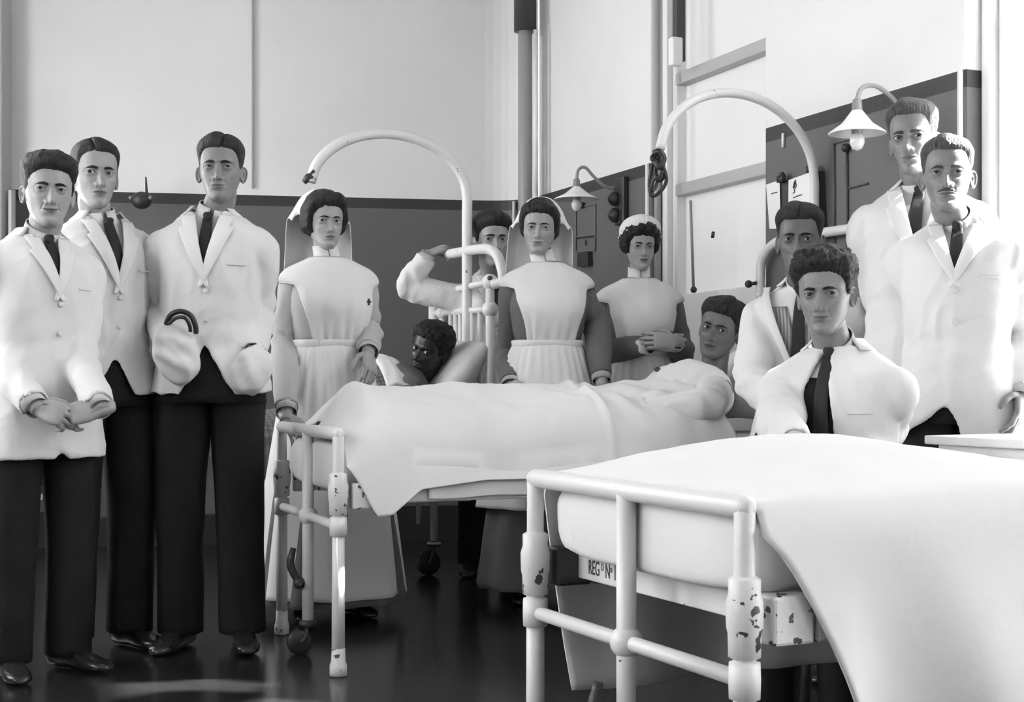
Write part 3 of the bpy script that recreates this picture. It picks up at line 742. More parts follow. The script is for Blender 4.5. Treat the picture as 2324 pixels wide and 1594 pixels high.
MB().tube([wpt(1928, 428), wpt(1972, 416)], .004, 6, 1).tube([wpt(1895, 326), wpt(1897, 560)], .0035, 6, 1).tube([wpt(1895, 326), wpt(1958, 310)], .0035, 6, 1).build('moulding', dk_, cd)
nb = thing('notice_frame', wpt(1330, 520), 'faint framed notice on the grey dado under the left lamp', 'notice')
ms_ = mat('pale_dado_line', .16, .6)
q = [(1309, 472), (1353, 463), (1353, 568), (1309, 572)]
fr = MB()
for a, b in zip(q, q[1:] + q[:1]): fr.tube([wpt(*a), wpt(*b)], .004, 6, 1)
fr.tube([wpt(1309, 538), wpt(1353, 533)], .004, 6, 1); fr.build('frame', ms_, nb)
MB().tube([wpt(1332, 545, .008), wpt(1332, 558, .008)], .004, 6, 1).tube([wpt(1311, 542, .008), wpt(1351, 536, .008)], .003, 6, 1).build('pointer', M['ink'], nb)
wall_sheet('wall_socket', [(1321, 576), (1345, 572), (1346, 604), (1321, 606)], 7.5, 'small dark box on the grey dado behind the shoulder of the middle nurse', 'box', M['iron'], .03, .0)
tag(MB().ball(wpt(1325, 466, .012), .02, 10).build('bell_push', M['iron'], at=wpt(1325, 466)), 'small dark round bell push on the dado under the left lamp', 'bell push')
tag(MB().tube([wpt(1780, 303), wpt(1780, 335)], .007, 8, 1).build('wall_hook', M['paint'], at=wpt(1780, 320)), 'short white hook on the grey dado under the hoop', 'hook')
# ------------------------------------------------------------------ people: heads
HP = np.array([  # z, front y, back y, half width, centre y   (mm, eye level = 0)
 (-116,-66,-44,9,-54),(-113,-78,-24,20,-50),(-108,-85,-8,28,-44),(-100,-88,8,36,-34),(-85,-87,30,46,-18),(-65,-88,56,55.5,-6),(-45,-90,72,62,2),
 (-25,-89,85,67.5,5),(0,-88,94,70.5,8),(20,-92,98,72,8),(45,-93,99,73,10),(65,-88,95,70.5,10),(80,-79,87,65,10),(92,-67,76,57,10),(102,-49,60,45,10),(108,-32,45,31,10),(111.5,-8,25,13,10)], float) / 1000
def hint(z, c):
    xs, ys = HP[:, 0], HP[:, c]; z = np.clip(z, xs[0], xs[-1])
    i = np.clip(np.searchsorted(xs, z, 'right') - 1, 0, len(xs) - 2)
    t0 = np.gradient(ys, xs); h = xs[i+1] - xs[i]; t = (z - xs[i]) / h
    return (2*t**3-3*t*t+1)*ys[i] + (t**3-2*t*t+t)*h*t0[i] + (-2*t**3+3*t*t)*ys[i+1] + (t**3-t*t)*h*t0[i+1]
FACE = dict(nose=1, nosew=1, jaw=1, fw=1, brow=1, smile=0, chin=1, eye=1.12, lid=1, lip=1, cheek=1, mw=1)
EX, ER = .0310, .0142
ZMO = -.067
def G(x, s): return np.exp(-(x / s)**2)
def face_y(x, z, y, f):
    """front relief: brow, sockets, nose, lips, chin (y forward is negative)"""
    ax = np.abs(x); d = np.zeros_like(x)
    d += .0055 * f['brow'] * G(ax - .026, .020) * G(z - .017, .008) + .002 * G(x, .012) * G(z - .014, .01)
    d -= .0125 * G(ax - .031, .0165) * G(z + .001, .0125)
    d -= .004 * G(ax - .012, .007) * G(z - .001, .011)
    d += .005 * f['cheek'] * G(ax - .046, .019) * G(z + .027, .016)
    d -= .0045 * G(ax - .046, .017) * G(z + .066, .020) * f['cheek']
    zz = np.array([-.056, -.0505, -.047, -.042, -.037, -.030, -.015, -.003, .006, .016])
    pp = np.array([0, .003, .0125, .0205, .0225, .0195, .0125, .0068, .0035, 0.]) * f['nose']
    ss = np.array([.010, .0105, .0095, .0095, .0092, .0080, .0068, .0062, .0065, .008]) * f['nosew']
    d += np.interp(z, zz, pp) * np.exp(-np.abs(x / np.interp(z, zz, ss))**2.2)
    d += .0082 * G(ax - .0145 * f['nosew'], .0055) * G(z + .041, .0065)
    d -= .004 * G(ax - .0075, .0032) * G(z + .0485, .0025)
    zm = ZMO + f['smile'] * .006 * (ax / .025)**2
    mw = .024 * f['mw'] * (1 + .12 * f['smile'])
    env = np.clip(1 - (ax / mw)**2, 0, 1)
    d += .004 * G(x, .027) * G(z + .067, .016)
    d += f['lip'] * env * (.0042 * G(z - zm - .0045, .0038) + .0052 * G(z - zm + .0058, .0045))
    d -= .0046 * np.clip(1 - (ax / (mw * 1.12))**2, 0, 1)**.5 * G(z - zm, .0017)
    d -= .0028 * G(x, .018) * G(z + .0835, .006)
    d -= .0016 * G(x, .003) * G(z + .056, .005)
    d += .0055 * f['chin'] * G(x, .016) * G(z + .099, .011)
    # crease from nostril to mouth corner
    cx = .0185 + (-.042 - z) * .42
    d -= (.0012 + .0022 * f['smile']) * G(ax - cx, .003) * nsm(-.072, -.062, z) * nsm(-.036, -.046, z)
    d += .0025 * f['smile'] * G(ax - .036, .012) * G(z + .046, .012)
    # bags below the eyes
    d -= .0012 * G(ax - .03, .014) * G(z + .0135, .003)
    return y - d
def head_xyz(T, Z, f, relief=True):
    yf, yb, w, yc = hint(Z, 1), hint(Z, 2), hint(Z, 3), hint(Z, 4)
    low = nsm(-.02, -.09, Z); w = w * f['fw'] * (1 + (f['jaw'] - 1) * low)
    s, c = np.sin(T), np.cos(T); e = .86
    x = w * np.sign(s) * np.abs(s)**e
    y = np.where(c > 0, yc - (yc - yf) * np.abs(c)**e, yc + (yb - yc) * np.abs(c)**e)
    if relief:
        y2 = face_y(x, Z, y, f); k = nsm(.02, .35, c); y = y + (y2 - y) * k
        for sd in (-1, 1):
            rho2 = (x - sd * EX)**2 + (Z - .0)**2; R1 = ER + .0016
            lid = YE - np.sqrt(np.clip(R1**2 - rho2, 0, None))
            y = np.where((rho2 < (R1 * .96)**2) & (c > 0), np.minimum(y, lid), y)
            xx = (x - sd * EX) / .0130
            hu = .0056 * f['eye'] * (1 - xx * xx); hl = .0040 * f['eye'] * (1 - xx * xx)
            m = np.where(Z > 0, hu - Z, hl + Z); m = np.where(np.abs(xx) < 1, m, -1)
            k = nsm(-.0004, .0012, m) * (c > 0)
            ins = YE - np.sqrt(np.clip(ER**2 - rho2, 1e-6, None)) + .0042
            y = y * (1 - k) + ins * k
            # upper lid fold
            y = y + .0012 * G((Z - .0085 + .004 * xx * xx), .0012) * (np.abs(xx) < 1.15) * (c > 0)
    return x, y, Z
YE = -.0703           # eyeball centre depth
def surf_y(x, z, f):
    z = np.asarray(z, float); x = np.asarray(x, float)
    low = nsm(-.02, -.09, z); w = hint(z, 3) * f['fw'] * (1 + (f['jaw'] - 1) * low)
    s = np.clip(np.abs(x) / w, 0, .999)**(1 / .86) * np.sign(x)
    return head_xyz(np.arcsin(s), z, f)[1]
NF, NB = 74, 26
s_ = np.linspace(-1, 1, NF + 1); TF = (PI / 2) * (.6 * s_ + .4 * s_**3)
TB = np.linspace(PI / 2, 3 * PI / 2, NB + 1)[1:-1]
TCOL = np.concatenate([TF, TB])
ZROW = np.concatenate([np.linspace(-.1158, -.10, 9)[:-1], np.linspace(-.10, .024, 66)[:-1], np.linspace(.024, .09, 20)[:-1], np.array([.09, .094, .098, .102, .1055, .1085, .1105, .1114])])
def head_mesh(f):
    T, Z = np.meshgrid(TCOL, ZROW); x, y, z = head_xyz(T, Z, f)
    n = len(TCOL); mb = MB(); vs = np.stack([x, y, z], -1).reshape(-1, 3)
    zm = ZMO + f['smile'] * .006 * (np.abs(x) / .025)**2; mw = .023 * f['mw']
    q = np.clip(1 - (x / mw)**2, 0, 1)
    lip = (np.abs(x) < mw) & (z < zm + .0075 * q**.7) & (z > zm - .0085 * q**.6) & (np.cos(T) > 0)
    fs, mi = [], []
    nr = len(ZROW)
    for i in range(nr - 1):
        for j in range(n):
            k = (j + 1) % n; fs.append((i*n+j, i*n+k, (i+1)*n+k, (i+1)*n+j)); mi.append(1 if lip[i, j] and lip[i, k] and lip[i+1, j] else 0)
    fs.append(tuple(reversed(range(n)))); mi.append(0); fs.append(tuple((nr-1)*n + j for j in range(n))); mi.append(0)
    mb.add([V(v) for v in vs], fs, mi); return mb
def ear_mesh(sd, f, out=1.0):
    mb = MB(); w = float(hint(np.array([-.01]), 3)[0]) * f['fw']
    c = V((sd * (w - .002), .012, -.012)); a = math.radians(30 * out)
    # ear plane: axis y' backwards-outwards, z' up tilted back
    yy = V((sd * math.sin(a), math.cos(a), 0)); zz = V((0, .22, .97)).normalized(); nn = yy.cross(zz).normalized() * (1 if sd > 0 else -1)
    if nn.x * sd < 0: nn = -nn
    ring = []; n = 28; rings = []
    def pt(r, t, h):
        ry = .0165 * (1 + .18 * math.sin(t)); rz = .0305
        return c + yy * (.010 + ry * r * math.cos(t)) + zz * (rz * r * math.sin(t)) + nn * h
    for r, h in ((.02, -.003), (.7, -.004), (.92, -.002), (1.0, .002), (1.0, .0055), (.93, .0075), (.82, .0055), (.70, .0015), (.55, .002), (.42, .0035), (.28, -.001), (.02, -.0015)):
        rings.append([pt(r, 2*PI*j/n, h) for j in range(n)])
    mb.loft(rings); return mb
def hair_mesh(f, st):
    """closed shell following the skull; sinks under the skin outside the hairline"""
    T, Z = np.meshgrid(TCOL, ZROW[30:]); x, y, z = head_xyz(T, Z, f, False)
    n = len(TCOL); a = np.degrees(np.abs(np.arctan2(np.sin(T), np.cos(T))))
    zf, zt, zs, zb = st.get('front', .063), st.get('temple', .056), st.get('side', -.018), st.get('nape', -.072)
    ze = st.get('ear', .012)
    zl = np.interp(a, [0, 18, 38, 52, 62, 72, 84, 92, 104, 122, 145, 180], [zf, zf, zt, zt - .012, .018 if zs < .01 else zs, zs, zs, ze, ze - .008, -.035, zb * .85, zb])
    rag = np.array([noise.noise(V((t * 5, st.get('seed', 0), 1))) + .6 * noise.noise(V((t * 13, st.get('seed', 0), 4))) for t in TCOL]); zl = zl + st.get('ragged', .0035) * rag[None, :] + st.get('peak', 0) * np.exp(-(a / 10)**2) * -1
    mask = nsm(-.003, .013, z - zl)
    th = st.get('thin', .005) + (st.get('top', .016) - st.get('thin', .005)) * nsm(st.get('z0', .02), .085, z)
    th = th + st.get('sidebulk', 0) * np.exp(-((a - st.get('sa', 95)) / 34)**2) * np.exp(-((z - st.get('sz', .0)) / .04)**2)
    th = th + st.get('quiff', 0) * np.exp(-((a - 0) / 55)**2) * np.exp(-((z - .075) / .022)**2)
    th = th + st.get('bun', 0) * np.exp(-((a - 180) / 50)**2) * np.exp(-((z - .02) / .05)**2)
    e0 = st.get('edge', .35); th = th * (e0 + (1 - e0) * nsm(.0, .032, z - zl))
    if 'part' in st:
        px_ = st['part']; th = th - .0075 * np.exp(-((x - px_) / .0035)**2) * (a < 110) * nsm(.05, .075, z)
        th = th + .005 * np.exp(-((x - px_ - (.022 if px_ <= 0 else -.022)) / .02)**2) * nsm(.05, .085, z) * (a < 100)
    cx, cy, cz = x / .075**2, (y - .01) / .097**2, (z - .012) / .105**2
    L_ = np.sqrt(cx**2 + cy**2 + cz**2) + 1e-9; cx, cy, cz = cx / L_, cy / L_, cz / L_
    out = np.where(mask > 0, -.004 + (th + .004) * mask, -.004 - .022 * nsm(.003, .035, zl - z))
    vs = []; fr, am = st.get('freq', 26), st.get('wave', .0035); sx = st.get('strand', .3)
    for p, q, r, o, k, m_ in zip(x.ravel(), y.ravel(), z.ravel(), out.ravel(), np.stack([cx, cy, cz], -1).reshape(-1, 3), mask.ravel()):
        if m_ > 0: o += m_ * am * (noise.noise(V((p * fr, q * fr * sx + st.get('seed', 0), r * fr * .7))) + .5 * noise.noise(V((p * fr * 2.3, q * fr * 1.1, r * fr * 2 + 5))))
        vs.append(V((p + k[0] * o, q + k[1] * o, r + k[2] * o)))
    nr = len(ZROW[30:]); mb = MB(); fs = []
    for i in range(nr - 1):
        for j in range(n):
            k = (j + 1) % n; fs.append((i*n+j, i*n+k, (i+1)*n+k, (i+1)*n+j))
    fs.append(tuple(reversed(range(n)))); fs.append(tuple((nr-1)*n + j for j in range(n)))
    mb.add(vs, fs); return mb
def brow_mesh(sd, f, th=.0042, arch=.003, drop=0):
    mb = MB(); rings = []
    for i in range(15):
        t = i / 14; x = sd * (.011 + .036 * t); z = .0132 + arch * math.sin(t * 2.4) * 1.3 - .004 * t**3 - drop * (1 - t)
        h = th * (math.sin(PI * min(1, .22 + t * .8)))**.7
        pr = []
        for k in range(8):
            a = 2 * PI * k / 8; zz = z + h * math.sin(a); y = float(surf_y(np.array([x]), np.array([zz]), f)[0])
            pr.append(V((x, y - .0012 * math.cos(a) - .0004, zz)))
        rings.append(pr)
    mb.loft(rings); return mb
def moustache_mesh(f):
    mb = MB(); rings = []
    for i in range(17):
        t = -1 + 2 * i / 16; x = .027 * t; z = -.0535 - .006 * t * t; h = .0042 * (1 - .55 * abs(t)**2)
        pr = []
        for k in range(8):
            a = 2 * PI * k / 8; zz = z + h * math.sin(a); y = float(surf_y(np.array([x]), np.array([zz]), f)[0])
            pr.append(V((x, y - .0022 * math.cos(a) - .0002, zz)))
        rings.append(pr)
    mb.loft(rings); return mb

# ------------------------------------------------------------------ hands
def hand_parts(side, curl=(.5, .5, .55, .6), thumb=.4, spread=.06, k=1.0):
    """hand frame: wrist at origin, fingers +Y, palm faces -Z, thumb on side*X. returns closed meshes"""
    parts = []; pm = MB(); rings = []
    for y, a, b, z in ((-.046, .012, .010, 0), (-.040, .020, .017, 0), (-.026, .025, .021, 0), (0, .027, .0195, 0), (.02, .033, .017, .0), (.045, .040, .0155, .001), (.075, .042, .0135, .002), (.092, .039, .011, .001), (.1, .03, .007, 0)):
        rings.append([V((a * math.copysign(abs(math.cos(2*PI*j/16))**.8, math.cos(2*PI*j/16)) + side * .002, y, z + b * math.copysign(abs(math.sin(2*PI*j/16))**.8, math.sin(2*PI*j/16)))) for j in range(16)])
    pm.loft(rings); parts.append(pm)
    for i, (bx, by, L_, r) in enumerate(((.029, .088, (.043, .025, .021), .0092), (.0098, .094, (.048, .029, .023), .0096), (-.0098, .091, (.044, .027, .022), .0091), (-.028, .082, (.034, .021, .019), .0080))):
        c = curl[i]; p = V((side * bx, by - .016, .001)); d0 = V((side * (1.5 - i) * spread, 1, 0)).normalized()
        pts = [p]; ang = 0; rr = [r * 1.02]
        p = p + d0 * .016; pts.append(p); rr.append(r)
        for j, l in enumerate(L_):
            ang += c * (1.0, 1.15, .8)[j]
            d = V((d0.x, d0.y * math.cos(ang), -math.sin(ang))).normalized()
            pts.append(p + d * l * .5); rr.append(r * (.95 - .1 * j)); p = p + d * l; pts.append(p); rr.append(r * (1.0 - .12 * j) if j < 2 else r * .62)
        m = MB(); m.tube(pts, rr, 10, 3, dome=True, ref=(1, 0, 0)); parts.append(m)
    p = V((side * .020, .012, -.004)); d = V((side * .80, .55, -.25 - thumb * .4)).normalized()
    d2 = V((side * (.45 - .45 * thumb), .85, -.2 - thumb * .75)).normalized(); d3 = V((side * (.2 - .7 * thumb), .9, -.15 - thumb * .8)).normalized()
    p1 = p + d * .036; p2 = p1 + d2 * .034; p3 = p2 + d3 * .027
    m = MB(); m.tube([p, p + d * .02, p1, (p1 + p2) / 2, p2, (p2 + p3) / 2, p3], [.013, .0135, .0115, .0102, .0102, .0092, .0062], 10, 3, dome=True); parts.append(m)
    for q in parts: q.v = [v * k for v in q.v]
    return parts
def hand_frame(pos, fdir, pdir):
    """4x4: Y along fingers, -Z along palm normal"""
    y = V(fdir).normalized(); z = -V(pdir); z = (z - y * z.dot(y)).normalized(); x = y.cross(z)
    m = Matrix((x, y, z)).transposed().to_4x4(); m.translation = V(pos); return m

def union(parts, mats, name):
    """one continuous skin from closed overlapping pieces"""
    objs = []
    for p in parts:
        o = bpy.data.objects.new('tmp', p.mesh('tmp', mats)); COL.objects.link(o); objs.append(o)
    b = objs[0]
    for o in objs[1:]:
        md = b.modifiers.new('u', 'BOOLEAN'); md.operation = 'UNION'; md.solver = 'MANIFOLD'; md.object = o
    bpy.context.view_layer.update()
    me = bpy.data.meshes.new_from_object(b.evaluated_get(bpy.context.evaluated_depsgraph_get()))
    for o in objs:
        d = o.data; bpy.data.objects.remove(o); bpy.data.meshes.remove(d)
    me.name = name; return me

# ------------------------------------------------------------------ clothed figures
# trunk sections of a 1.75 m figure: z, half width, front, back, centre y
MALE = [(.70, .212, .150, .145, 0), (.85, .198, .142, .138, 0), (.95, .178, .130, .126, 0), (1.06, .154, .118, .110, 0), (1.18, .156, .124, .112, 0), (1.28, .161, .130, .120, 0), (1.34, .168, .128, .121, .002),
        (1.38, .180, .118, .118, .006), (1.412, .178, .104, .108, .010), (1.437, .154, .089, .096, .016), (1.462, .113, .076, .084, .020), (1.485, .079, .064, .071, .022), (1.51, .062, .058, .062, .022)]
FEMALE = [(.70, .215, .160, .165, 0), (.85, .195, .145, .150, 0), (.95, .175, .128, .132, 0), (1.06, .138, .104, .100, 0), (1.12, .134, .106, .098, 0), (1.20, .152, .135, .104, 0), (1.28, .168, .156, .110, 0),
          (1.35, .172, .140, .112, .004), (1.405, .160, .108, .105, .010), (1.44, .128, .088, .090, .016), (1.468, .092, .072, .078, .020), (1.488, .066, .058, .064, .022), (1.51, .058, .054, .058, .022)]
def fuse(objs, vox=.0065, its=12, fold=.010, seed=1, scl=1.0):
    """sew the pieces of a garment into one continuous cloth surface with soft creases"""
    bpy.context.view_layer.update(); dg = bpy.context.evaluated_depsgraph_get(); bm = bmesh.new()
    for o in objs:
        me = bpy.data.meshes.new_from_object(o.evaluated_get(dg)); bm.from_mesh(me); bpy.data.meshes.remove(me)
    me = bpy.data.meshes.new('tmp'); bm.to_mesh(me); bm.free()
    t = bpy.data.objects.new('tmp', me); COL.objects.link(t)
    r = t.modifiers.new('r', 'REMESH'); r.mode = 'VOXEL'; r.voxel_size = vox; r.adaptivity = 0
    r = t.modifiers.new('s', 'SMOOTH'); r.factor = .5; r.iterations = its
    bpy.context.view_layer.update()
    out = bpy.data.meshes.new_from_object(t.evaluated_get(bpy.context.evaluated_depsgraph_get()))
    bpy.data.objects.remove(t); bpy.data.meshes.remove(me)
    nv = len(out.vertices); co = np.empty(nv * 3); out.vertices.foreach_get('co', co); co = co.reshape(-1, 3)
    nr = np.empty(nv * 3); out.vertex_normals.foreach_get('vector', nr); nr = nr.reshape(-1, 3)
    d = np.empty(nv); N_ = noise.noise
    for i, (x, y, z) in enumerate(co.tolist()):
        wx = N_((x * 4 + seed, y * 4, z * 4)) * .18
        a = N_((x * 11 * scl + wx * 9 + seed, y * 11 * scl, z * 4.2 * scl + x * 3))
        b = N_((x * 7 * scl + seed * 2, y * 7 * scl + wx * 7, z * 14 * scl - x * 8))
        d[i] = (.62 - abs(a) * 2) * .6 + max(0, .25 - abs(b)) * 1.5 * (.5 + wx * 3)
    co += nr * (d * fold)[:, None]
    out.vertices.foreach_set('co', co.ravel()); out.polygons.foreach_set('use_smooth', [True] * len(out.polygons))
    base = objs[0]; m = base.data.materials[0]; out.materials.clear(); out.materials.append(m); out.polygons.foreach_set('material_index', [0] * len(out.polygons))
    out.update(); base.modifiers.clear(); base.data = out
    for o in objs[1:]:
        for c in list(o.children): c.parent = base
        bpy.data.objects.remove(o)
    return base
class Person:
    def __init__(s, label, head, hip=None, sc=None, yaw=0, lean=0, tilt=0, twist=0, sex='m', skin='skin', seat=None, base=None, fat=1.0, bend=(.95, 1.25)):
        """head: dict(x,y,Y,yaw,pitch,roll,size) in photo pixels; hip: (px,Y) over the feet"""
        s.h = head; s.label = label; s.sex = sex; s.skin = skin; s.fat = fat; s.bend = bend
        s.hc = P(head['x'], head['y'], head['Y'])
        hip = hip or (head['x'], head['Y']); b = P(hip[0], 870, hip[1]); s.base = V((b.x, b.y, 0))
        s.sc = sc or s.hc.z / 1.632
        if base is not None: s.base = V(base)
        s.zoff = 0 if seat is None else seat + .10 - .92 * s.sc
        s.yaw, s.lean, s.tilt, s.twist = [math.radians(a) for a in (yaw, lean, tilt, twist)]
        s.keys = [(k[0], k[1] * fat, k[2] * fat, k[3] * fat, k[4]) for k in (MALE if sex == 'm' else FEMALE)]
        s.RZ = rotm(0, 0, s.yaw); s.M4 = None
        s.root = thing('person', s.base, label, 'person')
        s.skinparts = []; s.headm = None
    def D(s, p):
        p = V(p); k = sm(s.bend[0], s.bend[1], p.z); pv = V((0, 0, .95)); q = p - pv
        q = rotm(0, 0, s.twist * k) @ q
        q = rotm(s.lean * k, s.tilt * k, 0) @ q + pv
        q = q * s.sc
        if s.M4 is not None: return s.M4 @ q
        return s.base + s.RZ @ q + V((0, 0, s.zoff))
    def sect(s, z): return keyed(s.keys, z)
    def T(s, x, z, off=0.0, back=False):
        """point on the trunk surface at lateral x, height z"""
        w, f, b, cy = s.sect(z); w += off; f += off; b += off
        a = max(-.999, min(.999, x / w)); c = math.sqrt(1 - abs(a)**2.2) if abs(a) < 1 else 0
        return V((x, cy + (b if back else -f) * c, z))
    def TA(s, ph, z, off=0.0):
        """trunk surface by angle: 0 = front centre, +90 deg = image right"""
        w, f, b, cy = s.sect(z); w += off; f += off; b += off
        sn, cs = math.sin(ph), math.cos(ph); e = .91
        return V((w * math.copysign(abs(sn)**e, sn), cy - (f if cs > 0 else b) * math.copysign(abs(cs)**e, cs), z))
    # -- head
    def head(s, face={}, hair={}, hairm='hair', brows=(.0042, .003, 0), iris='iris', ears=True, ear_out=1.0, moustache=None, gaze=None, size=1.0, lips='lips', lashes=True):
        f = dict(FACE); f.update(face); s.f = f; h = s.h
        R = rotm(0, 0, math.radians(h.get('yaw', 0))) @ rotm(math.radians(h.get('pitch', 0)), 0, 0) @ rotm(0, math.radians(h.get('roll', 0)), 0)
        if 'base' in h: R = h['base'] @ R
        k = size; s.hs = k
        H = Matrix.Translation(s.hc) @ R.to_4x4() @ Matrix.Scale(k, 4); s.H = H; s.HR = R
        hm = head_mesh(f); hm.v = [H @ v for v in hm.v]; s.skinparts.append(hm)
        if ears:
            for sd in (-1, 1):
                e = ear_mesh(sd, f, ear_out); e.v = [H @ v for v in e.v]; s.skinparts.append(e)
        for sd in (-1, 1):
            c = H @ V((sd * EX, YE, 0)); g = (V((0, 0, CAMH)) - c).normalized() if gaze is None else V(gaze).normalized()
            fwd = R @ V((0, -1, 0)); a = g.angle(fwd)
            if a > .55: g = fwd.slerp(g, .55 / a)
            m = frame(g); r = ER * k; rings = []
            # lathe around the gaze axis: pupil, iris, white
            prof = [(.0, 2), (.17, 2), (.18, 1), (.46, 1), (.50, 0), (.8, 0), (1.2, 0), (1.6, 0), (2.2, 0), (2.8, 0)]
            mb = MB(); n = 20; vs, fs, mi = [], [], []
            for th, _ in prof[1:]:
                vs += [c + m @ V((r * math.cos(th), r * math.sin(th) * math.cos(2*PI*j/n), r * math.sin(th) * math.sin(2*PI*j/n))) for j in range(n)]
            fs.append(tuple(range(n))); mi.append(2)
            for i in range(len(prof) - 2):
                for j in range(n): fs.append((i*n+j, i*n+(j+1)%n, (i+1)*n+(j+1)%n, (i+1)*n+j)); mi.append({0: 2, 1: 1, 2: 1}.get(i, 0))
            fs.append(tuple(reversed(range((len(prof)-2)*n, (len(prof)-1)*n)))); mi.append(0)
            mb.add(vs, fs, mi); mb.build('eye', [M['eyew'], M[iris], M['pupil']], s.root)
            b = brow_mesh(sd, f, *brows); b.v = [H @ v for v in b.v]; b.build('eyebrow', M[hairm], s.root)
            if lashes:
                lm = MB(); pts = []
                for i in range(9):
                    xx = -1 + 2 * i / 8; z = .0054 * f['eye'] * (1 - xx * xx) + .0003; rho = math.hypot(xx * .0130, z)
                    pts.append(H @ V((sd * EX + xx * .0130, YE - math.sqrt(max(1e-6, (ER + .0014)**2 - rho**2)) - .0006, z)))
                lm.tube(pts, .0008 * k, 6, 2); lm.build('eyelashes', M['hair'], s.root)
        if hair is not None:
            hm = hair_mesh(f, hair); hm.v = [H @ v for v in hm.v]; hm.build('hair', M[hairm], s.root)
        if moustache:
            mm = moustache_mesh(f); mm.v = [H @ v for v in mm.v]; mm.build('moustache', M[moustache], s.root)
        s.lipm = lips
        # neck
        nb = s.D((0, .020, 1.44)); top = H @ V((0, .028, -.035)); mid = H @ V((0, .020, -.085))
        w = .053 if s.sex == 'm' else .045
        nm = MB(); nm.tube([nb, (nb + mid * 1.2) / 2.2, mid, top], [w * 1.12 * s.sc, w * s.sc, w * .98 * k, w * .9 * k], 20, 6, ref=(1, 0, 0)); s.skinparts.append(nm)
        s.neck_pts = [nb, (nb + mid * 1.2) / 2.2, mid, top]; s.neckw = w
        return s
    # -- limbs
    def limbs(s, arms, legs=None, hands=True):
        """arms: {'l':(shoulder?,elbow,wrist,fingerdir,palmdir,curl,thumb)}; points in world"""
        k = s.sc; s.arms = {}
        for sd, key in ((-1, 'l'), (1, 'r')):
            a = arms.get(key, {})
            sw = .153 if s.sex == 'm' else .136
            sh = s.D((sd * sw * s.fat, .010, 1.385)) + V(a.get('sh', (0, 0, 0)))
            el = a.get('el') or s.D((sd * (.235 if s.sex == 'm' else .215) * s.fat, .03, 1.11))
            wr__ = a.get('wr') or s.D((sd * (.24 if s.sex == 'm' else .225) * s.fat, -.05, .87))
            s.arms[key] = (sh, el, wr__)
            ins = s.D((sd * sw * .55, .01, 1.36))
            m = MB(); m.tube([ins, sh, sh.lerp(el, .5), el, el.lerp(wr__, .4), wr__, wr__ + (wr__ - el).normalized() * .012], [.05*k, .052*k, .044*k, .036*k, .037*k, .027*k, .026*k], 14, 4); s.skinparts.append(m)
            fd = V(a.get('fd', (wr__ - el))).normalized(); pd = V(a.get('pd', s.RZ @ V((-sd, 0, 0))))
            side = a.get('side', sd)
            hm = hand_frame(wr__, fd, pd)
            # thumb side: choose so the thumb points to a['th'] if given
            if 'th' in a: side = 1 if (hm.to_3x3().col[0]).dot(V(a['th'])) > 0 else -1
            for q in hand_parts(side, a.get('curl', (.3, .32, .36, .4)), a.get('thumb', .4), a.get('spread', .05), k * a.get('hk', 1.0)):
                q.v = [hm @ v for v in q.v]; s.skinparts.append(q)
        # trunk and legs under the clothes
        rings = []
        for z in (.88, .95, 1.06, 1.18, 1.30, 1.37, 1.415, 1.445, 1.465):
            rings.append([s.D(s.TA(2*PI*j/20, z, -.02)) for j in range(20)])
        t = MB(); t.loft(rings); s.skinparts.append(t)
        s.legs = {}
        for sd, key in ((-1, 'l'), (1, 'r')):
            l = (legs or {}).get(key, {})
            hp = s.D((sd * .088, .0, .93)); kn = l.get('kn') or s.D((sd * .10, -.012, .49)); an = l.get('an') or s.D((sd * .105, .015, .085))
            s.legs[key] = (hp, kn, an)
            m = MB(); m.tube([hp + V((0,0,.0)), hp.lerp(kn, .5), kn, kn.lerp(an, .35), an], [.072*k, .066*k, .048*k, .046*k, .034*k], 14, 4); s.skinparts.append(m)
        return s
    def skin_build(s):
        me = union(s.skinparts, [M[s.skin], M[s.lipm]], 'body')
        bm = bmesh.new(); bm.from_mesh(me); seen = set(); kill = []
        for v in bm.verts:                       # drop stray slivers the union leaves inside
            if v in seen: continue
            st, comp = [v], [v]; seen.add(v)
            while st:
                for e in st.pop().link_edges:
                    for q in e.verts:
                        if q not in seen: seen.add(q); st.append(q); comp.append(q)
            if len(comp) < 300: kill += comp
        bmesh.ops.delete(bm, geom=kill, context='VERTS'); bm.to_mesh(me); bm.free()
        me.transform(Matrix.Translation(-s.base)); 
        me.polygons.foreach_set('use_smooth', [True] * len(me.polygons))
        o = bpy.data.objects.new('body', me); COL.objects.link(o); o.parent = s.root; return o
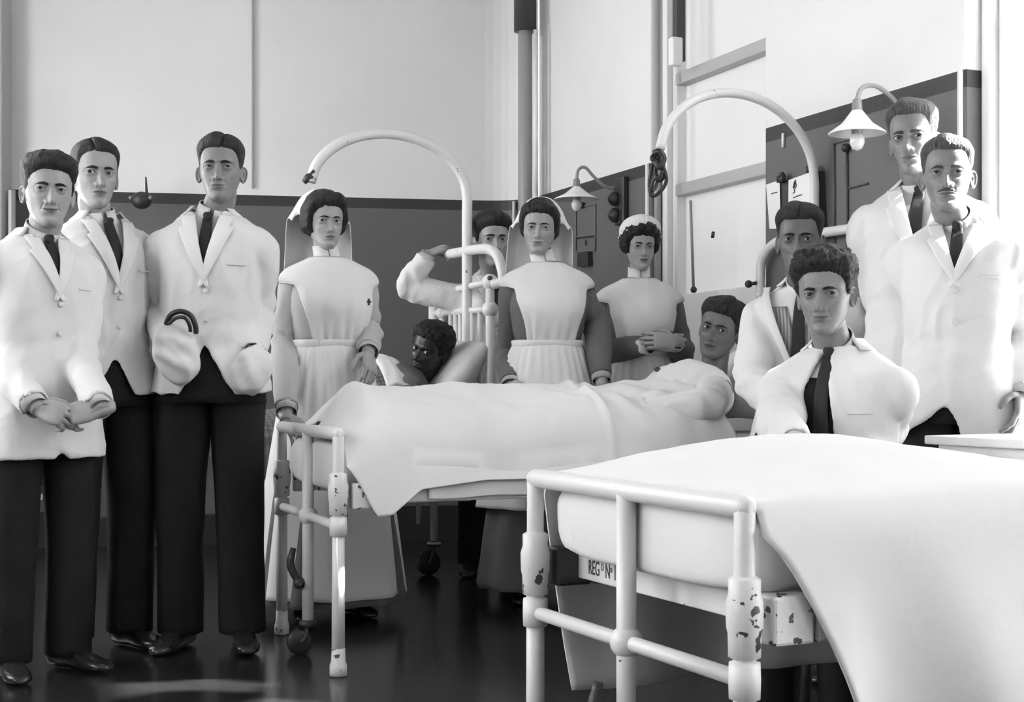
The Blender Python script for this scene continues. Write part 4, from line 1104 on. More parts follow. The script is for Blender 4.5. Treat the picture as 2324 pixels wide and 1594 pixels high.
    # -- clothes
    def loftT(s, name, m, z0, z1, off, nz=40, na=64, open_=None, wr_=.004, seed=0, thick=.004, hem=None, folds=0, offz=None, parent=None, sag=0):
        """trunk garment; open_(z)->(left,right) half opening in metres at the front, or None for closed"""
        mb = MB(); vs = []
        for i in range(nz + 1):
            z = z0 + (z1 - z0) * i / nz
            w = s.sect(z)[0] + off
            if open_:
                ol, orr = open_(z); pr = math.asin(max(-.95, min(.95, orr / w))); pl = 2*PI - math.asin(max(-.95, min(.95, ol / w)))
            else: pr, pl = 0, 2*PI
            for j in range(na + 1):
                ph = pr + (pl - pr) * j / na
                o = off + (offz(z, ph) if offz else 0)
                if open_ and j < 4: o += .005 * (1 - j / 4)
                zz = z
                if hem: zz = z + hem(ph) * (1 - i / nz)**2
                p = s.TA(ph, zz, o)
                n = wr_ * (noise.noise(V((p.x*9 + seed, p.y*9, zz*5))) + .6 * noise.noise(V((p.x*22, p.y*22 + seed, zz*9))))
                n += folds * sm(1.05, .75, zz) * math.sin(ph * 9 + seed)
                n += wr_ * .8 * math.sin(zz * 60 + 3 * noise.noise(V((p.x*6, zz*4, seed)))) * math.exp(-((zz - 1.08) / .07)**2)
                vs.append(s.D(s.TA(ph, zz, o + n)))
        n_ = na + 1
        fs = [(i*n_+j, i*n_+j+1, (i+1)*n_+j+1, (i+1)*n_+j) for i in range(nz) for j in range(na)]
        mb.add(vs, fs)
        if not open_:
            pass
        return mb.build(name, m, parent or s.root, solid=thick, off=-1 if True else 0)
    def patch(s, name, m, zs, xl, xr, off, nx=14, nz=30, thick=.004, wr_=0, seed=0, parent=None, back=False, mi=None, offfn=None):
        """piece of cloth lying on the front of the trunk between xl(z) and xr(z)"""
        mb = MB()
        def fn(u, v):
            z = zs[0] + (zs[1] - zs[0]) * u; x = xl(z) + (xr(z) - xl(z)) * v
            o = off + (offfn(u, v) if offfn else 0)
            if wr_: o += wr_ * noise.noise(V((x*14 + seed, z*9, seed)))
            return s.D(s.T(x, z, o, back))
        mb.grid(fn, nz, nx); return mb.build(name, m, parent or s.root, solid=thick, off=1 if not back else -1)
    def sleeve(s, key, m, r=(.076, .068, .059, .055, .048), parent=None, cuff=None, wob=.08, end=1.0, name='sleeve', seed=1, top=0, puff=0):
        sh, el, wr__ = s.arms[key]; sd = -1 if key == 'l' else 1; k = s.sc
        sw = .153 if s.sex == 'm' else .136
        ins = s.D((sd * sw * .62 * s.fat, .008, 1.365))
        sh2 = sh + (s.D((0, 0, 1.36)) - s.D((0, 0, 1.385)))
        e = el + (wr__ - el) * end
        pts = [ins, sh2, sh2.lerp(el, .45), el, el.lerp(e, .5), e]
        rr = [r[0]*.86*k, r[0]*k, r[1]*k, (r[2] + puff)*k, (r[3] + puff)*k, r[4]*k]
        mb = MB(); mb.tube(pts, rr, 26, 9, wob=wob, seed=seed + sd, cap=False, ref=s.RZ @ V((0, -1, 0)))
        # turn the hem inwards so the cuff has depth
        n = 26; last = mb.v[-n:]; c = sum(last, V((0,0,0))) / n; ax = (e - el).normalized()
        b = len(mb.v) - n; mb.v += [c + (v - c) * .86 - ax * .03 for v in last]
        for j in range(n): mb.f.append((b + j, b + (j+1) % n, b + n + (j+1) % n, b + n + j)); mb.m.append(0)
        mb.f.append(tuple(b + n + j for j in range(n))); mb.m.append(0); mb.f.append(tuple(reversed(range(n)))); mb.m.append(0)
        # creases at the elbow
        tot = (el - sh2).length + (e - el).length
        for i, v in enumerate(mb.v[:-n]):
            d = (v - el).length
            a = math.exp(-(d / .11)**2) * .009 * k * math.sin(v.dot((el - sh2).normalized()) * 95 + 2.5 * noise.noise(v * 9))
            c_ = el if d < .2 else None
            if c_ is not None and d > 1e-4: mb.v[i] = v + (v - el).normalized() * a
            mb.v[i] = mb.v[i] + V((noise.noise(v * 13 + V((seed, 0, 0))), noise.noise(v * 13 + V((0, seed + 5, 0))), 0)) * .006 * k
        o = mb.build(name, m, parent or s.root)
        if cuff:
            cm = MB(); ax = (e - el).normalized(); L_ = cuff[0]
            a = e - ax * (L_ - cuff[1]); b = e + ax * cuff[1]
            cm.tube([a, b], [r[4] * .93 * k * cuff[2], r[4] * .9 * k * cuff[2]], 24, 1, cap=False)
            last = cm.v[-24:]; c = b; q = len(cm.v); cm.v += [c + (v - c) * .93 - ax * .02 for v in last]
            for j in range(24): cm.f.append((q - 24 + j, q - 24 + (j+1) % 24, q + (j+1) % 24, q + j)); cm.m.append(0)
            cm.build('cuff', M['shirt'], o)
        return o
    def collar(s, h=.045, r=1.12, gap=.25, drop=0, name='collar', m='shirt', pts=None, back=.012, parent=None, z0=.0):
        """upright collar band round the neck, opening at the front"""
        nb, n1, mid, top = s.neck_pts; ax = (mid - nb).normalized(); k = s.sc
        c0 = s.D((0, .018, 1.452 + z0)); c1 = c0 + ax * (h + .012)
        fw = s.D((0, -.2, 1.45)) - s.D((0, 0, 1.45)); fw = (fw - ax * fw.dot(ax)).normalized(); rt = ax.cross(fw); 
        if rt.dot(s.D((.1, 0, 1.45)) - s.D((0, 0, 1.45))) < 0: rt = -rt
        w = s.neckw * r * k; mb = MB(); rings = []; na = 40
        def ring(c, wa, lift):
            out = []
            for j in range(na + 1):
                ph = gap / 2 + (2*PI - gap) * j / na; cs = math.cos(ph)
                out.append(c + rt * math.sin(ph) * wa + fw * cs * wa * 1.02 + ax * (back * (-cs) + lift))
            return out
        R_ = [ring(c0 - ax * .012, w * 1.14, 0), ring(c0, w * 1.10, 0), ring(c0.lerp(c1, .5), w * 1.03, 0), ring(c1, w, 0), ring(c1, w * .95, -.002)]
        mb.loft(R_, closed=False, cap=False)
        return mb.build(name, M[m], parent or s.root, solid=.003, off=0)
    def tie(s, z0, z1, xo=lambda z: 0.0, w0=.018, w1=.032, off=.012, m='tie', knot=True):
        o = s.patch('necktie', M[m], (z0, z1), lambda z: xo(z) - (w0 + (w1 - w0) * (z1 - z) / (z1 - z0)), lambda z: xo(z) + (w0 + (w1 - w0) * (z1 - z) / (z1 - z0)), off, 6, 24, .005)
        if knot:
            c = s.D(s.T(xo(z1), z1 + .004, off + .004)); ax = s.D((0, 0, 1.6)) - s.D((0, 0, 1.4)); mk = frame(ax, s.D((0, -.3, 1.4)) - s.D((0, 0, 1.4)))
            mb = MB(); mb.lathe([(.006, -.018), (.0115, -.012), (.015, 0), (.0165, .012), (.012, .019)], c, mk @ Matrix.Rotation(PI/2, 3, 'Y'), 16); mb.build('tie_knot', M[m], o)
        return o
    def lapels(s, parent, zb, zt, ol, orr, wl=.06, off=.012, m='coat'):
        for sd, o in (((-1, ol), (1, orr)) if wl else ()):
            def inner(z): return o(z) * sd
            def wid(z):
                t = (z - zb) / (zt - zb); return wl * (min(1, t * 1.15)**.8 if t < .80 else .62 + .15 * (t - .8)) + .004
            s.patch('lapel', M[m], (zb, zt), lambda z: inner(z) - sd * .004, lambda z: inner(z) + sd * wid(z), off, 8, 30, .0035, parent=parent, offfn=lambda u, v: .005 * math.sin(v * PI * .7))
        # collar fall round the back of the neck
        mb = MB(); rings = []
        for hh, oo in ((-.0, .017), (.018, .013), (.032, .009), (.03, .002)):
            rings.append([s.D(s.TA(.85 + (2*PI - 1.70) * j / 30, zt + .003 + hh, oo)) for j in range(31)])
        mb.loft(rings, closed=False, cap=False); mb.build('coat_collar', M[m], parent, solid=.004, off=0)
    def trousers(s, m='wool', r=(.098, .094, .083, .080, .078), top=1.06, hem=.03):
        mb = MB(); k = s.sc; rings = []
        for z in (.84, .88, .95, 1.0, top): rings.append([s.D(s.TA(2*PI*j/28, z, -.008)) for j in range(28)])
        mb.loft(rings)
        for key in 'lr':
            hp, kn, an = s.legs[key]; dn = (an - kn).normalized()
            mb.tube([hp + (hp - kn).normalized() * .03, hp.lerp(kn, .35), kn, kn.lerp(an, .5), an + dn * hem], [r[0]*k, r[1]*k, r[2]*k, r[3]*k, r[4]*k], 22, 8, wob=.09, seed=3 if key == 'l' else 5)
        return mb.build('trousers', M[m], s.root)
    def shoes(s, turn=(-14, 14), m='shoe', k=1.0, heel=.025):
        for key, tn in zip('lr', turn):
            hp, kn, an = s.legs[key]; c = V((an.x, an.y, 0)); R = s.RZ @ rotm(0, 0, math.radians(tn)) ; mb = MB(); rings = []
            for y, a, h, z0 in ((.085, .012, .055, .03), (.078, .028, .075, .012), (.06, .035, .09, .004), (.02, .036, .095, .004), (-.03, .036, .082, .006), (-.08, .042, .062, .003), (-.13, .046, .048, .002), (-.165, .040, .040, .004), (-.19, .024, .030, .008), (-.198, .008, .02, .012)):
                rings.append([c + R @ (V((a * math.copysign(abs(math.cos(t))**.75, math.cos(t)), y, z0 + (h - z0) * (.5 + .5 * math.copysign(abs(math.sin(t))**.8, math.sin(t))))) * s.sc * k) for t in [2*PI*j/18 for j in range(18)]])
            mb.loft(rings); mb.build('shoe', M[m], s.root)
    def shirt(s, m='shirt', z0=.98, z1=1.49, off=-.010): return s.loftT('shirt', M[m], z0, z1, off, 26, 48, None, .002, 3, .003)
    def skirt(s, name, m, z0, z1, r1, off=.0, arc=PI, arcr=None, flutes=0, amp=.0, k0=.9, seed=0, nz=46, na=96, thick=.004, ztop=None, yo=0, parent=None, drift=(0, 0)):
        """gathered skirt from the waist (z1) down to z0; arc = half angle covered from the front"""
        mb = MB(); wT, fT, bT, cT = s.sect(z1)
        def fn(u, v):
            ph = -arc + (arc + (arcr or arc)) * v; t = u; z = z1 + (z0 - z1) * t
            e = t**.75
            w = wT + (r1[0] - wT) * e; f = fT + (r1[1] - fT) * e; b = bT + (r1[2] - bT) * e
            fl = amp * t * (math.sin(flutes * ph + seed + 1.2 * noise.noise(V((ph * 2, t * 1.2, seed)))) + .6 * noise.noise(V((ph * 4, t * 2, seed + 3))))
            fl += .0030 * math.sin(ph * 30 + seed + 2 * noise.noise(V((ph * 3, t * 2, 1)))) * sm(0, .06, t) * sm(.55, .12, t)
            sn, cs = math.sin(ph), math.cos(ph)
            return s.D((sn * (w + off + fl) + drift[0] * t, cT - cs * ((f if cs > 0 else b) + off + fl) + drift[1] * t, z))
        mb.grid(fn, nz, na); return mb.build(name, m, parent or s.root, solid=thick, off=-1)
# ------------------------------------------------------------------ the men in white coats
def opening(zb, zv, vw, cz, cl, cr, lap=.013, pw=1.25):
    """front edges of a coat: V above zv, buttoned between cz and zv, cut away below cz (left/right half widths)"""
    def o(z):
        if z >= zv: t = min(1, (z - zv) / (1.47 - zv)); l = r = -lap * (1 - t) + vw * t
        elif z >= cz: l = r = -lap
        else:
            t = (cz - z) / (cz - zb); l = -lap + (cl + lap) * t**pw; r = -lap + (cr + lap) * t**pw
        return l, r
    return o
def coat(p, zb, op, hem=None, m='coat', off=.012, seed=1, offz=None, lap=True, zv=1.24, wl=.058, pocket=True):
    c = p.loftT('white_coat', M[m], zb, 1.492, off, 52, 76, op, .005, seed, .013, hem, .004, offz)
    p.lapels(c, zv, 1.475, lambda z: op(z)[0], lambda z: op(z)[1], wl, off + .0065)
    if pocket:
        p.patch('breast_pocket', M[m], (1.30, 1.305), lambda z: .075, lambda z: .135, off + .004, 6, 2, .003, parent=c)
    for z in ((zv - .012, zv - .11) if lap else ()):
        q = p.D(p.T(.006, z, off + .009)); n = (p.D(p.T(.006, z, off + .05)) - q).normalized()
        MB().lathe([(.009, -.002), (.0095, 0), (.008, .003), (.001, .003)], q, frame(n) @ Matrix.Rotation(PI/2, 3, 'Y'), 12).build('coat_button', M['wbutton'], c)
    return c
CUFF = (.06, .014, .88)
def man(label, head, hip, hk, face, hair, arms, legs=None, yaw=0, cz=1.10, zb=.86, zv=1.24, vw=.05, cl=.07, cr=.09, size=1, hem=None, seed=1, sleeve_end=.97, tie=True, tiez=1.22, vest=None, skin='skin', seat=None, sc=None, lean=0, tilt=0, twist=0, fat=1, sl=(.077, .070, .060, .056, .048), shoes=True, turn=(-14, 14), offz=None, pockets=(), cuffs=CUFF, pw=1.25, wl=.058, lap=True, vz=1.26, txo=lambda z: 0, **kw):
    p = Person(label, head, hip, sc, yaw, lean, tilt, twist, 'm', skin, seat, None, fat)
    p.head(face, hair, hk, size=size, **kw)
    p.limbs(arms, legs)
    p.skin_build()
    p.shirt()
    if vest: p.loftT('waistcoat', M[vest], .96, 1.40, -.004, 24, 48, lambda z: ((.0 if z < vz else .30 * (z - vz)),) * 2, .002, 2, .003)
    p.collar(.056, 1.13)
    if tie: p.tie(tiez, 1.462, txo, .016, .026, .004)
    p.trousers()
    op = opening(zb, zv, vw, cz, cl, cr, pw=pw)
    c = coat(p, zb, op, hem, seed=seed, zv=zv, offz=offz, wl=wl, lap=lap)
    bits = [p.sleeve(k, M['coat'], sl, c, cuffs, end=sleeve_end, seed=seed * 3 + 1) for k in 'lr']
    p.coat = c
    for pk in pockets: bits.append(pocket(p, *pk))
    fuse([c] + bits, seed=seed, its=14)
    if shoes: p.shoes(turn)
    p.coat = c
    return p
def pocket(p, c, r, m3_, seed, name='coat_pocket'):
    mb = MB(); n = 26; rings = []
    for i in range(1, n):
        a = -PI/2 + PI * i / n
        ring = []
        for j in range(30):
            t = 2 * PI * j / 30
            q = V((r[0] * math.cos(a)**.8 * math.copysign(abs(math.cos(t))**.85, math.cos(t)), r[1] * math.cos(a)**.8 * math.sin(t), r[2] * math.sin(a)))
            k = .010 * math.sin((q.x * .7 + q.z * 1.0) * 75 + seed + 2 * noise.noise(q * 12)) * math.cos(a) + .006 * noise.noise(q * 22 + V((seed, 0, 0)))
            ring.append(V(c) + m3_ @ (q + V((0, 1, 0)) * k * (1 if q.y < 0 else 0)))
        rings.append(ring)
    mb.loft(rings); return mb.build(name, M['coat'], p.coat)
short = dict(front=.064, temple=.058, side=-.012, top=.014, thin=.003, nape=-.07)
# man holding a white roll, far left
m1 = man('leftmost person in white coat and dark necktie, both hands clasped around a white roll',
    dict(x=110, y=437, Y=4.6, yaw=24, roll=3), (92, 4.62), 'hair', dict(smile=.8, fw=1.0, cheek=1.2, nose=1.0, eye=.85),
    dict(short, edge=.5, top=.024, front=.058, temple=.05, quiff=.008, wave=.007, freq=40, sidebulk=.004),
    dict(l=dict(el=P(-22, 800, 4.58), wr=P(84, 926, 4.37), fd=(.86, -.18, -.25), pd=(.15, .85, -.45), curl=(.85, .9, .95, 1.0), thumb=.5),
         r=dict(el=P(178, 815, 4.60), wr=P(230, 928, 4.40), fd=(-.88, -.30, -.2), pd=(-.15, .85, -.45), curl=(.85, .9, .95, 1.0), thumb=.5)),
    yaw=42, cz=.78, zb=.735, zv=1.26, vw=.035, cl=.015, cr=.03, size=1.03, seed=2, skin='skinw', turn=(-10, 20), txo=lambda z: .004, tiez=1.24)
rl = MB(); a, b = P(83, 934, 4.385), P(176, 934, 4.395); ax = frame(b - a) @ Matrix.Rotation(PI/2, 3, 'Y')
rl.lathe([(.004, .004), (.008, .001), (.017, 0), (.019, .003), (.019, .122), (.017, .126), (.001, .126)], a, ax, 22)
tag(rl.build('bandage_roll', M['shirt'], at=a), 'white rolled bandage held in both hands by the leftmost man', 'roll')
# blurred taller man behind him
m2 = man('person in open white coat and dark trousers standing behind the leftmost man, head turned right',
    dict(x=216, y=399, Y=5.0, yaw=28, roll=1), (232, 5.02), 'hair', dict(fw=.97, brow=1.3, nose=1.1), dict(short, front=.066, temple=.060, top=.014, part=-.02, wave=.002),
    dict(l=dict(el=P(165, 690, 5.2), wr=P(175, 850, 5.05)), r=dict(el=P(290, 690, 5.14), wr=P(306, 835, 5.10), curl=(.6, .65, .7, .8))),
    yaw=38, cz=1.04, zb=.88, zv=1.22, vw=.05, cl=.085, cr=.05, size=1.05, seed=4, skin='skinw', fat=.98)
# man with hands in pockets
m3 = man('person in white coat with both hands in bulging pockets, dark necktie, left of the nurses',
    dict(x=501, y=388, Y=5.05, yaw=5, pitch=-2), (478, 5.06), 'hair', dict(fw=.97, jaw=.98, smile=.3, brow=1.4, chin=1.2, nose=1.05, eye=.75), dict(short, front=.060, temple=.056, top=.017, part=.012, wave=.002, side=-.005),
    dict(l=dict(el=P(350, 702, 5.14), wr=P(392, 785, 4.91), fd=(.25, .0, -.8), pd=(.2, .9, 0), curl=(1.2, 1.2, 1.2, 1.2), thumb=.9), r=dict(el=P(583, 705, 5.16), wr=P(572, 815, 4.96), fd=(-.2, -.0, -.9), pd=(-.2, .9, 0), curl=(1.2, 1.2, 1.2, 1.2), thumb=.9)),
    yaw=3, cz=1.085, zb=.862, zv=1.225, vw=.045, cl=.075, cr=.10, size=1.045, seed=6, ear_out=1.5, sleeve_end=.93, hem=lambda ph: .035 * math.sin(ph / 2)**2, tiez=1.23, cuffs=None,
    pockets=((P(399, 803, 4.885), (.076, .062, .108), rotm(0, -.32, .15), 1), (P(572, 842, 4.93), (.066, .058, .085), rotm(0, .45, -.1), 4)))
tb1 = MB().tube([P(377, 735, 4.86), P(388, 715, 4.84), P(410, 707, 4.835), P(432, 716, 4.84), P(443, 738, 4.85), P(445, 755, 4.87)], .0095, 10, 6)
tb1.tube([P(383, 735, 4.845), P(400, 722, 4.83), P(420, 722, 4.825), P(430, 738, 4.835), P(432, 752, 4.85)], .007, 10, 6)
tag(tb1.build('rubber_tubing', M['rubber'], at=P(410, 735, 4.85)), 'dark rubber tubing loop sticking out of the bulging coat pocket', 'tubing')
# man lifting the curved rail, rear centre
m4 = man('person with dark parted hair behind the rear bed, raised hand gripping its curved rail',
    dict(x=1116, y=547, Y=6.86, yaw=14, roll=0), (1122, 7.02), 'hair', dict(fw=.98, brow=1.5, nose=1.05), dict(short, front=.052, temple=.046, top=.024, part=.018, quiff=.006, side=-.015, wave=.003),
    dict(l=dict(el=P(926, 652, 7.0), wr=P(972, 577, 6.97), fd=(.80, .05, .30), pd=(.35, .35, -.85), curl=(.75, .8, .85, .9), thumb=.6),
         r=dict(el=P(1222, 760, 7.15), wr=P(1190, 880, 6.95))),
    yaw=6, cz=1.0, zb=.80, zv=1.22, vw=.05, cl=.04, cr=.04, size=1.12, seed=8, skin='skinw', sleeve_end=.96,)
# man seated on the middle bed
m5 = man('person with centre-parted hair and striped waistcoat seated behind the curly-haired man',
    dict(x=1815, y=546, Y=4.95, yaw=-16, pitch=2), (1828, 5.02), 'hair', dict(fw=.96, nose=1.15, brow=1.2, lip=1.1), dict(short, front=.060, temple=.062, top=.018, part=.004, wave=.002, side=0),
    dict(l=dict(el=P(1706, 862, 4.88), wr=P(1778, 948, 4.70), fd=(.8, -.4, -.2), pd=(.2, .5, -.8)), r=dict(el=P(1908, 790, 5.12), wr=P(1900, 905, 4.85), fd=(-.2, -.8, -.3))),
    dict(l=dict(kn=V((.86, 4.66, .62)), an=V((.86, 4.60, .10))), r=dict(kn=V((1.06, 4.62, .62)), an=V((1.06, 4.58, .10)))),
    yaw=-22, cz=1.05, zb=.93, zv=1.10, vw=.13, wl=.032, cl=.02, cr=.03, size=1.05, seed=10, skin='skint', seat=.64, sc=1.0, vest='waist', turn=(-30, -14), tiez=1.2)
# curly-haired man seated between the beds
m6 = man('person with dark curly hair and open white coat, seated behind the foreground bed',
    dict(x=1872, y=668, Y=3.95, yaw=-22, roll=-2, pitch=3), (1896, 4.0), 'hair', dict(fw=1.0, jaw=1.02, brow=1.7, smile=.5, nose=1.1, chin=1.1, eye=.9), dict(short, edge=.55, thin=.006, front=.060, temple=.052, top=.030, wave=.013, freq=60, strand=.9, sidebulk=.004, quiff=.006, side=-.01, ragged=.005),
    dict(l=dict(el=P(1772, 968, 3.84), wr=P(1806, 1016, 3.62), fd=(.55, -.75, -.1), pd=(.2, .1, -1), curl=(.45, .5, .55, .6), thumb=.3), r=dict(el=P(2012, 968, 4.08), wr=P(1968, 1042, 3.82), fd=(-.8, -.5, -.1), pd=(-.3, .2, -1))),
    dict(l=dict(kn=V((.68, 3.72, .44)), an=V((.66, 3.66, .10))), r=dict(kn=V((.86, 3.64, .44)), an=V((.86, 3.60, .10)))),
    yaw=-30, cz=1.505, zb=.90, zv=1.52, vw=.03, cl=.125, cr=.055, pw=.55, wl=0, lap=False, vz=1.36, size=.98, seed=12, skin='skin', seat=.385, sc=1.0, vest='wool', turn=(-34, -24), tiez=1.05)
so = thing('stool', m6.base, 'plain dark wooden stool under the curly-haired seated man', 'stool')
MB().lathe([(.001, .36), (.15, .36), (.165, .37), (.165, .385), (.15, .395), (.001, .395)], m6.base, n=24).build('seat', M['darkwood'], so)
for a in range(4):
    t = a * PI / 2 + .4; MB().tube([m6.base + V((.11*math.cos(t), .11*math.sin(t), .365)), m6.base + V((.15*math.cos(t), .15*math.sin(t), 0))], .016, 10, 1).build('leg', M['darkwood'], so)
# two men standing at the right
m7 = man('tallest person in white coat standing at the back right, hair lit by the window',
    dict(x=2072, y=317, Y=4.74, yaw=-27, roll=-3, pitch=2), (2092, 4.76), 'hairb', dict(fw=.94, nose=1.05, jaw=.95, chin=1.1), dict(short, front=.066, temple=.064, top=.019, part=-.03, wave=.004, side=-.005),
    dict(l=dict(el=P(2018, 735, 4.86), wr=P(2060, 905, 4.74)), r=dict(el=P(2220, 735, 4.92), wr=P(2200, 880, 4.80))),
    yaw=-20, cz=1.02, zb=.80, zv=1.2, vw=.06, cl=.05, cr=.07, size=1.06, seed=14, tiez=1.30, txo=lambda z: -.004 - .10 * (1.46 - z))
m8 = man('person with pale moustache and side-parted hair in white coat at the right, behind the locker',
    dict(x=2150, y=400, Y=4.42, yaw=-18, pitch=-1), (2170, 4.46), 'hairb', dict(fw=.97, nose=1.0, jaw=1.0, brow=1.2, eye=.8), dict(short, front=.064, temple=.064, top=.015, part=-.025, wave=.004, side=0, ragged=.004),
    dict(l=dict(el=P(2128, 757, 4.60), wr=P(2150, 872, 4.54)), r=dict(el=P(2322, 752, 4.5), wr=P(2312, 900, 4.36))),
    yaw=-22, cz=.93, zb=.80, zv=1.27, vw=.05, cl=.16, cr=.02, size=1.02, seed=16, moustache='hairb', tilt=1, fat=1.0, ear_out=1.3, tiez=1.27)

# ------------------------------------------------------------------ nurses
def veil(p, drop=.30, w=(.085, .122, .140, .155), off=.0, m='veil', front=.03):
    H = p.H; mb = MB()
    path = [(front, .148), (.06, .150), (.105, .136), (.140, .09), (.152, .02), (.150, -.07), (.145, -.07 - drop * .45), (.14, -.07 - drop)]
    pp = spline([V((0, a, b)) for a, b in path], 6); n = len(pp) - 1
    def fn(u, v):
        f = u * n; i = min(int(f), n - 1); q = pp[i].lerp(pp[i + 1], f - i); x = 2 * v - 1
        W_ = lin([(0, w[0]), (.35, w[1]), (.6, w[2]), (1, w[3])], u)
        side = sm(.10, .45, u)
        y = q.y - (.060 * side * abs(x)**2.2) ; z = q.z - (.115 * (1 - sm(.3, .62, u))) * abs(x)**2.4
        fl = .007 * u * math.sin(x * 9 + 1) + .006 * noise.noise(V((x * 3, u * 4, 3)))
        xx = W_ * (math.sin(x * 1.35) / math.sin(1.35))
        return H @ V((xx * (1 + off), y + fl + .012, z))
    mb.grid(fn, 50, 34); return mb.build('veil', M[m], p.root, solid=.003, off=0)
whair = dict(edge=.3, front=.056, temple=.046, side=-.050, ear=-.055, nape=-.08, top=.024, thin=.010, sidebulk=.015, sa=98, sz=-.02, quiff=.010, bun=.03, wave=.006, freq=30, z0=-.02, ragged=.005, part=.0)
def nurse(label, head, hip, face, hair, arms, dress, yaw=0, size=1, seed=1, cap=None, hem=.07, apron0=.10, bib=((1.14, .10), (1.22, .118), (1.32, .150), (1.42, .150)), bibr=None, sl=(.072, .064, .056, .054, .044), puff=.004, cuffs=True, sc=None, skirt=(.30, .28, .31), sleeve_m=None, yoke=.034, arcr=None, skirt_m=None, tilt=0, sh_flap=False, drift=(0, 0)):
    p = Person(label, head, hip, sc, yaw, 0, tilt, 0, 'f', 'skinw')
    p.head(face, hair, 'hair', (.0032, .0035, 0), ears=False, size=size)
    p.limbs(arms); p.skin_build()
    b = p.loftT('dress_bodice', M[dress], 1.09, 1.492, .006, 34, 64, None, .005, seed, .003)
    p.skirt('dress_skirt', M[skirt_m or dress], hem, 1.12, skirt, .006, PI, None, 11, .016, seed=seed, drift=drift)
    sm_ = sleeve_m or dress
    for k in 'lr': p.sleeve(k, M[sm_], sl, b, (.075, .03, 1.06) if cuffs else None, end=.88 if cuffs else .97, seed=seed * 2 + 1, puff=puff)
    xl = lambda z: -lin(bib, z); xr = lambda z: lin(bibr or bib, z)
    mb = MB()
    def bf(u, v):
        z = 1.125 + (1.487 - 1.125) * u; w_ = p.sect(z)[0] + .014
        al, ar = math.asin(min(.97, -xl(z) / w_)), math.asin(min(.97, xr(z) / w_)); k = sm(1.365, 1.415, z)
        al, ar = al + (PI - al) * k, ar + (PI - ar) * k
        ph = -al + (al + ar) * v
        o = .014 + yoke * abs(math.sin(ph))**5 * sm(1.49, 1.43, z) * sm(1.34, 1.39, z) + .008 * noise.noise(V((ph * 3, z * 7, seed))) + .0045 * math.sin(ph * 24 + 3 * noise.noise(V((ph * 2, z * 5, seed)))) * sm(1.27, 1.14, z)
        return p.D(p.TA(ph, z, o))
    mb.grid(bf, 48, 64); ap = mb.build('apron_bib', M['apron'], p.root, solid=.004, off=0)
    p.skirt('apron_skirt', M['apron'], apron0, 1.13, skirt, .016, 2.05, arcr, 8, .014, seed=seed + 1, parent=ap, drift=drift)
    wb = MB(); rings = []
    for z, o in ((1.105, .016), (1.108, .022), (1.125, .023), (1.142, .022), (1.145, .016)): rings.append([p.D(p.TA(2*PI*j/48, z, o)) for j in range(48)])
    wb.loft(rings, cap=False); wb.build('waistband', M['apron'], ap)
    p.collar(.080, 1.12, .05, m='shirt', back=.004)
    p.shoes(k=.9)
    if cap == 'veil': p.veil = veil(p)
    p.bib = ap
    return p
n1 = nurse('person in nurse apron and veil with cross brooch, hand on the bed rail',
    dict(x=738, y=506, Y=5.75, yaw=23, roll=1), (748, 5.76), dict(fw=.98, jaw=.97, lip=1.15, nose=1.0, smile=-.2, mw=.95, eye=1.05), dict(whair, part=.02, seed=3, sidebulk=.018, sz=-.01, wave=.009, freq=26, top=.026, front=.058, bun=.035),
    dict(l=dict(el=P(648, 775, 5.74), wr=P(650, 948, 5.44), fd=(.45, -.45, -.5), pd=(.2, .3, -.9), curl=(.4, .45, .5, .55)), r=dict(el=P(834, 745, 5.84), wr=P(836, 802, 5.62), fd=(.15, -.5, -.7), pd=(-.6, .2, -.5), curl=(.5, .5, .6, .6))),
    'dress_pale', arcr=1.25, skirt_m='dress_dark', yaw=20, size=.97, seed=2, cap='veil', bib=((1.14, .09), (1.2, .106), (1.3, .140), (1.38, .160), (1.42, .152)), bibr=((1.14, .125), (1.2, .14), (1.3, .160), (1.38, .164), (1.42, .152)))
q = n1.D(n1.T(.135, 1.30, .022)); nn = (n1.D(n1.T(.135, 1.30, .06)) - q).normalized(); mk = frame(nn, (0, 0, 1))
MB().box(q, (.005, .007, .026), mk).box(q, (.005, .018, .007), mk).build('brooch', M['iron'], n1.bib, smooth=False, label='small dark cross brooch')
n2 = nurse('person in nurse apron and veil over dark dress standing behind the middle bed',
    dict(x=1224, y=521, Y=6.15, yaw=-4, roll=2), (1242, 6.17), dict(fw=1.0, smile=.5, jaw=.97, nose=.95, eye=.8, cheek=1.2), dict(whair, front=.058, temple=.052, top=.018, thin=.009, sidebulk=.006, side=-.022, ear=-.04, bun=.02, seed=6, part=-.03, sz=.01),
    dict(l=dict(el=P(1156, 800, 6.28), wr=P(1160, 880, 6.02)), r=dict(el=P(1353, 735, 6.22), wr=P(1366, 872, 6.02), fd=(0, -.1, -1), pd=(-1, 0, 0), curl=(.35, .35, .4, .45))),
    'dress_dark', apron0=.42, yaw=10, size=1.0, seed=5, cap='veil', sleeve_m='dress_dark', bib=((1.14, .10), (1.22, .12), (1.32, .150), (1.42, .155)))
